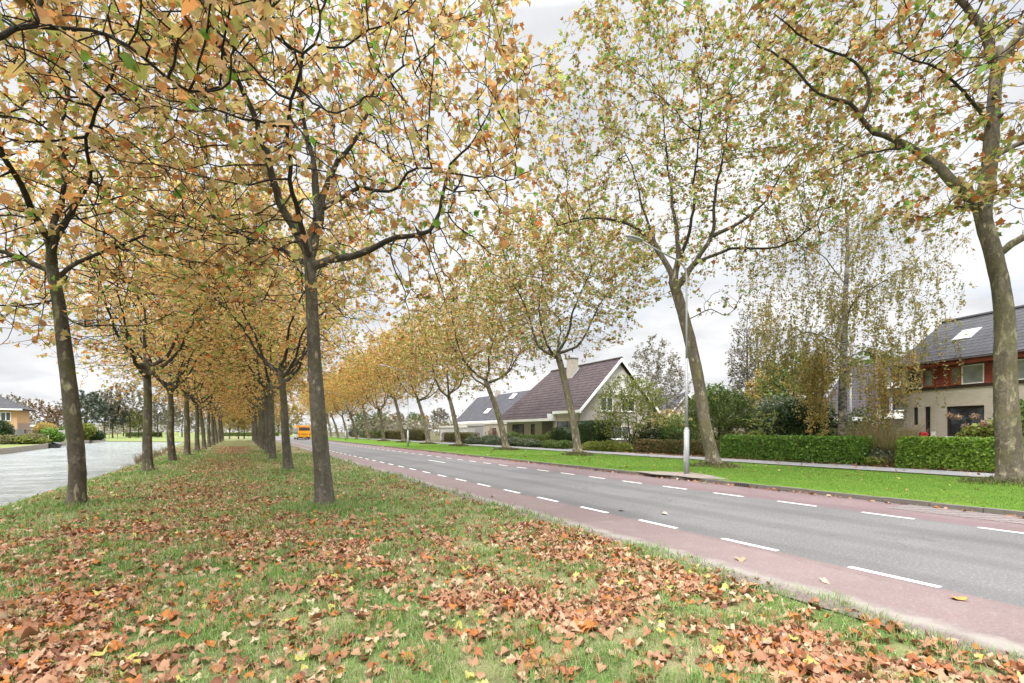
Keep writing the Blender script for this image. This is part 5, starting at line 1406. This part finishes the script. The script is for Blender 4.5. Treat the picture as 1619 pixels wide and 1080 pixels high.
obj('hanging_leaves', leaf_mesh('hanging_leaves', LP, .085 * rngB.lognormal(0, .25, len(LP)), rngB, LEAF_B, .1, .9), HBI, tB)
# one low golden curtain of the birch on its left side
def curtain(px, y0, y1, X, wd, n, seed):
    r = np.random.default_rng(seed); p = AX(px, X); a = W(px, y0, depth(p[0], p[1])); zt_, zb_ = a[2], W(px, y1, depth(p[0], p[1]))[2]
    S = []; Lq = []
    for k in range(n):
        b = np.array([p[0] + r.normal(0, wd), p[1] + r.normal(0, wd), zt_ + r.normal(0, .5)]) - bB; L_ = (zt_ - zb_) * r.uniform(.35, 1.05); k_ = int(L_ / .25) + 2
        q = b + np.stack([np.cumsum(r.normal(0, .015, k_)), np.cumsum(r.normal(0, .015, k_)), -np.arange(k_) * .25], 1); q = q[q[:, 2] > .5]
        if len(q) < 3: continue
        S.append((q, np.linspace(.008, .003, len(q)))); m_ = int(len(q) * 3.8); f = r.random(m_) * (len(q) - 1); i_ = f.astype(int)
        Lq.append(q[i_] + (q[i_ + 1] - q[i_]) * (f - i_)[:, None] + r.normal(0, .06, (m_, 3)))
    return S, np.concatenate(Lq)
CS, CL = [], []
for args in ((1292, 560, 690, 28.2, .30, 46, 1), (1277, 560, 640, 28.4, .35, 30, 2), (1310, 560, 640, 28.4, .3, 24, 3), (1385, 590, 690, 28.6, .35, 26, 4), (1405, 570, 665, 29.2, .35, 22, 5), (1215, 490, 590, 29.0, .4, 24, 6), (1432, 560, 640, 29.5, .4, 20, 7)):
    s_, l_ = curtain(*args); CS += s_; CL.append(l_)
CL = np.concatenate(CL)
obj('hanging_twigs', wood_mesh('hanging_twigs', CS, 4), M_TWIG, tB)['kind'] = 'stuff'
obj('hanging_leaves', leaf_mesh('hanging_leaves', CL, .085 * rngB.lognormal(0, .25, len(CL)), rngB, LEAF_B, .1, .9), HGD, tB)
# wild bed between the hedges
grass_tuft('dry_grass', 'tall dry brown stalks right of the long hedge', gl(1396, 28.4), 1500, 2.5, 1.6, HDRY, 1, lean=.12, w=.02)
grass_tuft('dry_grass', 'tan and green reedy clump left of the bright leafy hedge', gl(1414, 27.8), 1300, 1.8, .85, m_leaf('tan green stalks', [(30, (.30, .28, .12)), (25, (.22, .25, .08)), (14, (.36, .30, .18))], .3), 2, lean=.14, w=.02)
grass_tuft('dry_grass', 'low pale dry clump at the path edge between the hedges', gl(1408, 26.9), 500, .8, .7, HDRY, 3, lean=.3)
shrub('garden_shrub', 'low grey green bush at the end of the long hedge', gl(1388, 27.0), [(0, 0, .4, .7, .9, .5)], 2500, .09, HSIL, 17)
shrub('garden_shrub', 'loose green bush under the birch right of the white pole', gl(1367, 30.0), [(0, 0, 1.5, 1.3, 1.3, 1.6), (.3, -1.2, 1.0, 1.1, 1.1, 1.1)], 5000, .10, HM, 18, gap=.40)
shrub('garden_shrub', 'dark ivy bush behind the long hedge near the white pole', gl(1318, 29.6), [(0, 0, .9, 1.0, 1.6, 1.0), (0, 2.2, .9, 1.0, 1.5, 1.0)], 4500, .10, HM, 19)
hy = shrub('hydrangea', 'hydrangea with faded pink heads before the big window', gl(1546, 28.6), [(0, 0, 1.0, .7, .9, 1.0), (0, -.8, 1.2, .6, .8, 1.0)], 2600, .13, HLT, 20, stems=10)
rngH = np.random.default_rng(5)
obj('flower_heads', blob_leaves(rngH, [(rngH.normal(0, .4), rngH.normal(-.4, .8), rngH.uniform(1.5, 2.5), .16, .16, .14) for _ in range(16)], 1500, .05), HPK, hy)
shrub('garden_shrub', 'green bush at the right edge behind the stout plane trunk', gl(1617, 29), [(0, 0, 1.5, 1.0, 1.2, 1.6), (-.2, -1.4, 1.1, 1.0, 1.2, 1.1)], 4500, .12, HM, 21)
shrub('ground_shrub', 'low plants with orange tints at the foot of the long hedge end', gl(1383, 26.4), [(0, 0, .2, .35, .5, .28)], 700, .08, HLT, 22, stems=3)

# ------------------------------------------------------------------ across the canal and the far field
gw = lambda px, Z, z=.05: (*W(px, HZ, Z)[:2], z)
shrub('garden_shrub', 'heather coloured spreading shrub on the far left quay', gw(10, 70), [(-3, 0, .5, 2.2, 1.5, .7), (0, 0, .6, 2.2, 1.4, .7), (2.5, .5, .7, 1.8, 1.5, .8)], 6000, .16, m_leaf('heather leaves', [(30, (.17, .19, .07)), (25, (.24, .22, .10)), (14, (.10, .13, .05)), (10, (.22, .15, .12))], .3), 30)
shrub('garden_shrub', 'yellow green low shrub on the quay before the black bar fence', gw(42, 71), [(0, 0, .5, 1.6, 1.2, .7), (1.4, 0, .4, 1.1, 1.0, .5)], 3600, .15, HLT, 31)
shrub('evergreen_shrub', 'dark green evergreen bush right of the black bar fence', gw(78, 80), [(0, 0, 1.1, 1.4, 1.4, 1.3), (.9, 0, .8, 1.1, 1.1, 1.0)], 4500, .15, HG, 32)
shrub('garden_shrub', 'golden round bush above the black bar fence', gw(72, 86), [(0, 0, 1.9, 1.7, 1.6, 1.4)], 3200, .16, HOC, 33)
shrub('garden_shrub', 'lime green bush right of the nearest water edge trunk', gw(139, 100), [(0, 0, 1.7, 1.5, 1.5, 1.7)], 3600, .19, HLT, 34)
shrub('ball_shrub', 'dark round ball bush on the quay right of the lime green bush', gw(151, 101), [(0, 0, .9, 1.5, 1.5, 1.1)], 3400, .15, HD, 35)
shrub('garden_shrub', 'olive bush between board fence and nearest water edge trunk', gw(104, 96), [(0, 0, 1.3, 1.6, 1.6, 1.4)], 3000, .17, HM, 36)
shrub('dark_shrub', 'dark pine like bush at the left frame edge below the orange house', gw(0, 74), [(0, 0, 1.7, 1.6, 1.5, 1.8)], 3600, .16, HD, 37)
msf = []
for k, (m_, rad, h) in enumerate(((None, (3.8, 3.8, 4.2), 6.2), (None, (3.4, 3.4, 3.6), 5.6))):
    ms_, _ = little_tree(80 + k, [[np.zeros(3), np.array([.1, 0, 2]), np.array([.0, .1, 4])]], (0, 0, h), rad, 1.8, 700, 4200 if k else 2300, .24, .17, .08, D=.4, dk=.7, leaf_r=.02)
    msf.append(ms_)
fars = [(60, 130, 0, HRE, 'rust brown tree rising behind the garden shed across the canal', 1.0), (92, 125, 1, HRE, 'orange brown bushy tree left behind the nearest water edge trunk', .9), (138, 128, 1, HBL, 'blue grey conifer like tree right of the nearest water edge trunk', 1.35),
        (166, 135, 0, HGR, 'bare grey tree over the far end of the canal', 1.3), (178, 138, 1, HBL, 'dark grey round tree over the far end of the canal', 1.1), (205, 140, 0, HGR, 'bare spreading tree left of the second water edge trunk', 1.5),
        (219, 145, 1, HLT, 'pale lime tree beside the second water edge trunk', .9), (250, 150, 0, HGR, 'bare tree between second and third water edge trunks', 1.3), (288, 160, 0, HGR, 'thin bare tree seen between the water edge trunks', 1.2),
        (120, 150, 0, HGR, 'grey tree far behind the quay gardens', 1.3), (195, 185, 1, HGR, 'distant grey tree beyond the field', 1.3), (235, 190, 1, HGR, 'distant grey round tree beyond the field', 1.2), (270, 195, 1, HGR, 'distant brownish tree beyond the field', 1.3),
        (310, 200, 1, HGR, 'distant round tree right of the third water edge trunk', 1.2), (345, 210, 1, HOC, 'distant ochre tree at the end of the avenue', 1.3), (405, 215, 1, HOC, 'distant golden tree at the end of the avenue', 1.4), (440, 220, 1, HOC, 'distant golden tree beyond the bus', 1.5), (425, 240, 1, HGR, 'distant grey tree beyond the bus', 1.4),
        (460, 235, 1, HOC, 'tall distant golden tree left of the bus', 1.7), (20, 170, 0, HGR, 'grey tree behind the orange house', 1.4), (505, 300, 1, HOC, 'golden tree closing the road far ahead', 1.8)]
for i, (px, Z, k, m_, lab, sc) in enumerate(fars):
    make_tree('far_tree', lab, 'tree', None, gw(px, Z), msf[k], M_STEM, m_, i * 1.3, sc)
for i, (px, Z) in enumerate(((377, 118), (386, 121), (363, 116))):
    make_tree('young_tree', ('thin young tree on the lawn closing the leafy aisle', 'second thin young tree on the lawn closing the leafy aisle, right of its twin', 'thin young tree left of its twins on the lawn closing the aisle')[i], 'tree', None, gw(px, Z), msf[1], M_STEM, HOC, i, .85)
hedge('low far hedge across the field beyond the canal', gw(200, 150), gw(255, 152), 1.2, 1.3, HM, 4000, .2)
hedge('low far hedge beyond the young trees at the end of the aisle', gw(330, 168), gw(440, 172), 1.2, 1.2, HM, 5000, .2)
# far wood: nobody could count it
rngW = np.random.default_rng(91); bl = []
for k in range(120):
    px = rngW.uniform(-500, 640); Z = rngW.uniform(230, 330); p = W(px, HZ, Z); hh = rngW.uniform(2.5, 5.5); bl.append((p[0], p[1], hh, 5 + rngW.random() * 5, 5, hh))
for k in range(90):
    px = rngW.uniform(560, 2100); Z = rngW.uniform(110, 170); p = W(px, HZ, Z); hh = rngW.uniform(2.0, 4.0); bl.append((p[0], p[1], hh, 5 + rngW.random() * 4, 5, hh))
o = obj('far_wood', blob_leaves(rngW, bl, 42000, .75, LEAF_C, .3, .2), HGR); tag(o, 'grey belt of far woods closing the horizon', 'woods', kind='stuff')
# goal frame and posts on the far field
t = thing('goal_frame', 'small white goal frame standing on the far field', 'goal', gw(275, 150), .3)
MB().tube([(-1.5, 0, 0), (-1.5, 0, 2), (1.5, 0, 2), (1.5, 0, 0)], .09, 6).build('posts', M_WHITE, t); MB().tube([(-1.5, 1.2, 0), (1.5, 1.2, 0)], .05, 6).build('ground_bar', M_WHITE, t)
for i, (px, Z, h_) in enumerate(((173, 132, 5.0), (252, 160, 6.5), (186, 140, 3.6))):
    t = thing('street_lamp', ('pale lamp post at the far end of the canal', 'tall pale lamp post beyond the field by the second water edge trunk', 'short pale post beside the far canal lawn')[i], 'street lamp', gw(px, Z))
    MB().tube([(0, 0, -.1), (0, 0, h_)], [.09, .05], 8).build('mast', M_GALV, t); MB().box(-.1, .5, -.1, .1, h_, h_ + .12).build('lamp_head', M_GALV, t)
# ------------------------------------------------------------------ grass blades and fallen leaves
def sample(z0, z1, dens, rng, tmin=-1.25, tmax=1.25):
    """ground points in a ring of camera depth, dens per square metre"""
    n = int(dens * (tmax - tmin) * (z1 * z1 - z0 * z0) / 2)
    Z = np.sqrt(rng.uniform(z0 * z0, z1 * z1, n)); xc = Z * rng.uniform(tmin, tmax, n)
    return xc * CY + Z * SY, -xc * SY + Z * CY, Z
M_GRASS = m_leaf('grass blades', [(26, (.11, .27, .04)), (28, (.16, .36, .06)), (18, (.22, .42, .09)), (6, (.06, .12, .025)), (16, (.38, .35, .21)), (10, (.50, .46, .32))], .3, .5, False, (.34, (.36, .38, .20)))
M_LAWN = m_leaf('lawn blades', [(30, (.085, .185, .018)), (30, (.115, .23, .026)), (18, (.15, .27, .04)), (5, (.22, .26, .08))], .3, .5)
rng = np.random.default_rng(101)
edge_l = lambda y: 5.62 + .22 * (fbm(y, y * 0 + 3, 1.1, 21) - .5) * 2 + .12 * (fbm(y, y * 0 + 9, .35, 22) - .5) * 2
def litter_d(x, y):
    p = (.20 + .80 * sstep(.40, .64, fbm(x, y, 1.3, 31))) * (.35 + .95 * sstep(.3, .65, vnoise(x, y, .4, 34)))
    near = 1.0 * sstep(12, 4.5, depth(x, y)) + .18
    rd = sstep(3.2, 4.6, x) * sstep(6.0, 5.2, x) * sstep(10, 5, y) * 1.5
    aisle = .75 * np.exp(-((x + .9) / 1.3) ** 2) * sstep(7, 14, y)
    return np.clip(p * near * 1.35 + rd * sstep(.36, .56, fbm(x, y, 1.1, 36)) + aisle + .05, 0, 2)
Bs, Hs, Ws = [], [], []
for (z0, z1, dn) in ((2.6, 5, 3000), (5, 8, 1900), (8, 13, 800), (13, 22, 300), (22, 40, 80)):
    x, y, Z = sample(z0, z1, dn, rng)
    ok = (x < edge_l(y)) & (x > shore(y) + .35) & (y > 1)
    cl_ = fbm(x, y, .32, 41); bare = fbm(x, y, .9, 44)
    ok &= rng.random(len(x)) < np.clip(.25 + 2.4 * (cl_ - .33), .12, 1) * np.clip(1.5 - .55 * litter_d(x, y), .35, 1)
    worn = np.exp(-((x - 2.9) / .5) ** 2) * sstep(8, 3, y) * sstep(.42, .6, bare)
    ok &= rng.random(len(x)) > worn * .8
    x, y, Z = x[ok], y[ok], Z[ok]
    tuft = sstep(.5, .75, fbm(x, y, .32, 41)); eg = sstep(.5, .1, edge_l(y) - x)
    h = rng.uniform(.035, .10, len(x)) * (1 + .7 * tuft + .9 * eg)
    Bs.append(np.stack([x, y, H(x, y) - .006], 1)); Hs.append(h * (1 + .015 * Z)); Ws.append(np.maximum(.005, .0011 * Z) * rng.uniform(.7, 1.3, len(x)))
# longer tufts at the tree feet
for (tx, ty) in RROW[:5] + LROW[:5]:
    n = 3800 if (tx, ty) == RROW[0] else 1700; a = rng.random(n) * 6.28; r = .22 + .75 * rng.random(n) ** 1.3
    x = tx + np.cos(a) * r * 1.25; y = ty + np.sin(a) * r
    Bs.append(np.stack([x, y, H(x, y) - .01], 1)); Hs.append(rng.uniform(.06, .20, n)); Ws.append(np.full(n, max(.006, .0009 * depth(tx, ty))))
o = obj('verge_grass', blades('verge_grass', np.concatenate(Bs), np.concatenate(Hs), np.concatenate(Ws), rng, .5), M_GRASS); tag(o, 'rough green grass of the verge between canal and road', 'grass', kind='stuff')
Bs, Hs, Ws = [], [], []
for (z0, z1, dn) in ((8, 13, 700), (13, 24, 420), (24, 36, 200), (36, 60, 60)):
    x, y, Z = sample(z0, z1, dn, rng)
    ok = (x > 14.63) & (x < 23.45) & (np.hypot((x - DP[0] + .05) / .85, (y - DP[1]) / 1.95) > 1 + .3 * (fbm(x, y, .4, 61) - .5)); x, y, Z = x[ok], y[ok], Z[ok]
    Bs.append(np.stack([x, y, H(x, y) - .004], 1)); Hs.append(rng.uniform(.02, .045, len(x))); Ws.append(.0007 * Z)
o = obj('lawn_grass', blades('lawn_grass', np.concatenate(Bs), np.concatenate(Hs), np.concatenate(Ws), rng, .5), M_LAWN); tag(o, 'bright mown lawn strip between kerb and path', 'grass', kind='stuff')
Bs, Hs, Ws = [], [], []
for (tx, ty) in STREET[:8]:
    n = 1100; a = rng.random(n) * 6.28; r = .36 + .75 * rng.random(n) ** 1.2; x = tx + np.cos(a) * r; y = ty + np.sin(a) * r * 1.2
    Bs.append(np.stack([x, y, H(x, y) - .01], 1)); Hs.append(rng.uniform(.08, .26, n)); Ws.append(np.full(n, .0011 * depth(tx, ty)))
o = obj('mound_grass', blades('mound_grass', np.concatenate(Bs), np.concatenate(Hs), np.concatenate(Ws), rng, .7), m_leaf('mound grass', [(26, (.10, .13, .04)), (28, (.15, .15, .06)), (18, (.07, .10, .03)), (14, (.22, .18, .10))], .3)); tag(o, 'coarse olive grass on the mounds round the leaning plane trunks', 'grass', kind='stuff')
# dry reeds on the near bank
for i, (px, py) in enumerate(((222, 733), (246, 722), (262, 714), (205, 744))):
    p = G(px, py, -.4); grass_tuft('dry_reeds', ('dry tan reed tuft on the bank left of the second water edge trunk', 'dry reed tuft right of the second water edge trunk', 'smaller dry reed tuft beside the third water edge trunk', 'low dry reed tuft nearest on the water edge')[i], (p[0] + .2, p[1], -.45), 260, (1.0, .9, .8, .55)[i], .5, HDRY, 40 + i, 'reeds', .3, .02)

LIT = [(28, (.39, .215, .13)), (26, (.33, .16, .09)), (15, (.48, .33, .22)), (12, (.30, .11, .045)), (8, (.44, .16, .04)), (4, (.55, .43, .30)), (8, (.18, .075, .045)), (2, (.45, .42, .12)), (2, (.16, .06, .045))]
M_LIT = m_leaf('fallen plane leaves', LIT, .2, .6)
Ps, Sz = [], []
for (z0, z1, dn) in ((2.6, 6, 500), (6, 10, 350), (10, 18, 230), (18, 34, 105), (34, 60, 40)):
    x, y, Z = sample(z0, z1, dn, rng)
    ok = (x < edge_l(y) + .02) & (x > shore(y) + .25) & (y > .8); ok &= rng.random(len(x)) < litter_d(x, y) / 1.6
    x, y, Z = x[ok], y[ok], Z[ok]
    Ps.append(np.stack([x, y, H(x, y) + rng.uniform(.012, .05, len(x))], 1)); Sz.append(np.full(len(x), .077))
P = np.concatenate(Ps); S = np.concatenate(Sz) * rng.lognormal(0, .25, len(P))
# finer leaf outline for the litter: the midrib is cut in two so that the blade can curl
LEAF_D = (np.array([[0, 0], [.24, -.10], [.47, .0], [.42, .20], [.60, .46], [.33, .62], [.02, .98], [-.30, .64], [-.57, .50], [-.40, .22], [-.46, .0], [-.24, -.08], [0, .45]]),
          [(0, 1, 2, 3, 12), (12, 3, 4, 5), (12, 5, 6), (12, 6, 7), (12, 7, 8, 9), (0, 12, 9, 10, 11)])
o = obj('leaf_litter', leaf_mesh('leaf_litter', P, S, rng, LEAF_D, 2.6, .0, .4, .75, .14), M_LIT); tag(o, 'carpet of fallen tan and rust plane leaves on the verge', 'leaf litter', kind='stuff')
# thin scatter on the lawn, along the far kerb and under the hedges
Ps = []
x, y, Z = sample(14, 45, .55, rng); ok = (x > 14.7) & (x < 26); Ps.append(np.stack([x[ok], y[ok], np.where((x[ok] > 23.5), .18, H(x[ok], y[ok]) + .03)], 1))
n = 420; y = rng.uniform(2, 60, n); Ps.append(np.stack([14.43 - np.abs(rng.normal(0, .10, n)), y, np.full(n, .02)], 1))
n = 500; y = rng.uniform(8, 32, n); Ps.append(np.stack([26.05 + np.abs(rng.normal(0, .12, n)), y, np.full(n, .20)], 1))
P = np.concatenate(Ps)
o = obj('scattered_leaves', leaf_mesh('scattered_leaves', P, .10 * rng.lognormal(0, .25, len(P)), rng, LEAF_D, 1.4, .0, .3, .4, .08), M_LIT); tag(o, 'thin scatter of dry leaves along the far kerb, lawn and hedge feet', 'leaf litter', kind='stuff')
# single leaves lying on the cycle strip and road
singles = [((1517, 949), 'curled orange leaf lying on the cycle strip at the far right', (.50, .20, .05)), ((1302, 920), 'pale tan leaf lying on the cycle strip near the grass', (.50, .32, .20)), ((1170, 885), 'small brown leaf at the grass edge of the cycle strip', (.36, .19, .11)),
           ((780, 786), 'small pale leaf lying on the cycle strip left of the dashes', (.45, .3, .22)), ((984, 808), 'tiny pale leaf on the asphalt beside the dashes', (.42, .33, .24)), ((1049, 813), 'pale leaf on the asphalt right of the dashes', (.42, .33, .24)), ((1404, 773), 'rust leaf on the lawn near the far kerb', (.42, .16, .05))]
for (px, lab, c) in singles:
    p = G(*px, .13 if px[0] == 1404 else .004)
    o = obj('fallen_leaf', leaf_mesh('fallen_leaf', np.zeros((1, 3)), np.array([.13]), rng, LEAF_D, 5.0, 0, .3, .5, .05), m_plain('single leaf', c, .6, .15), None, (p[0], p[1], p[2] + .02)); tag(o, lab, 'leaf')
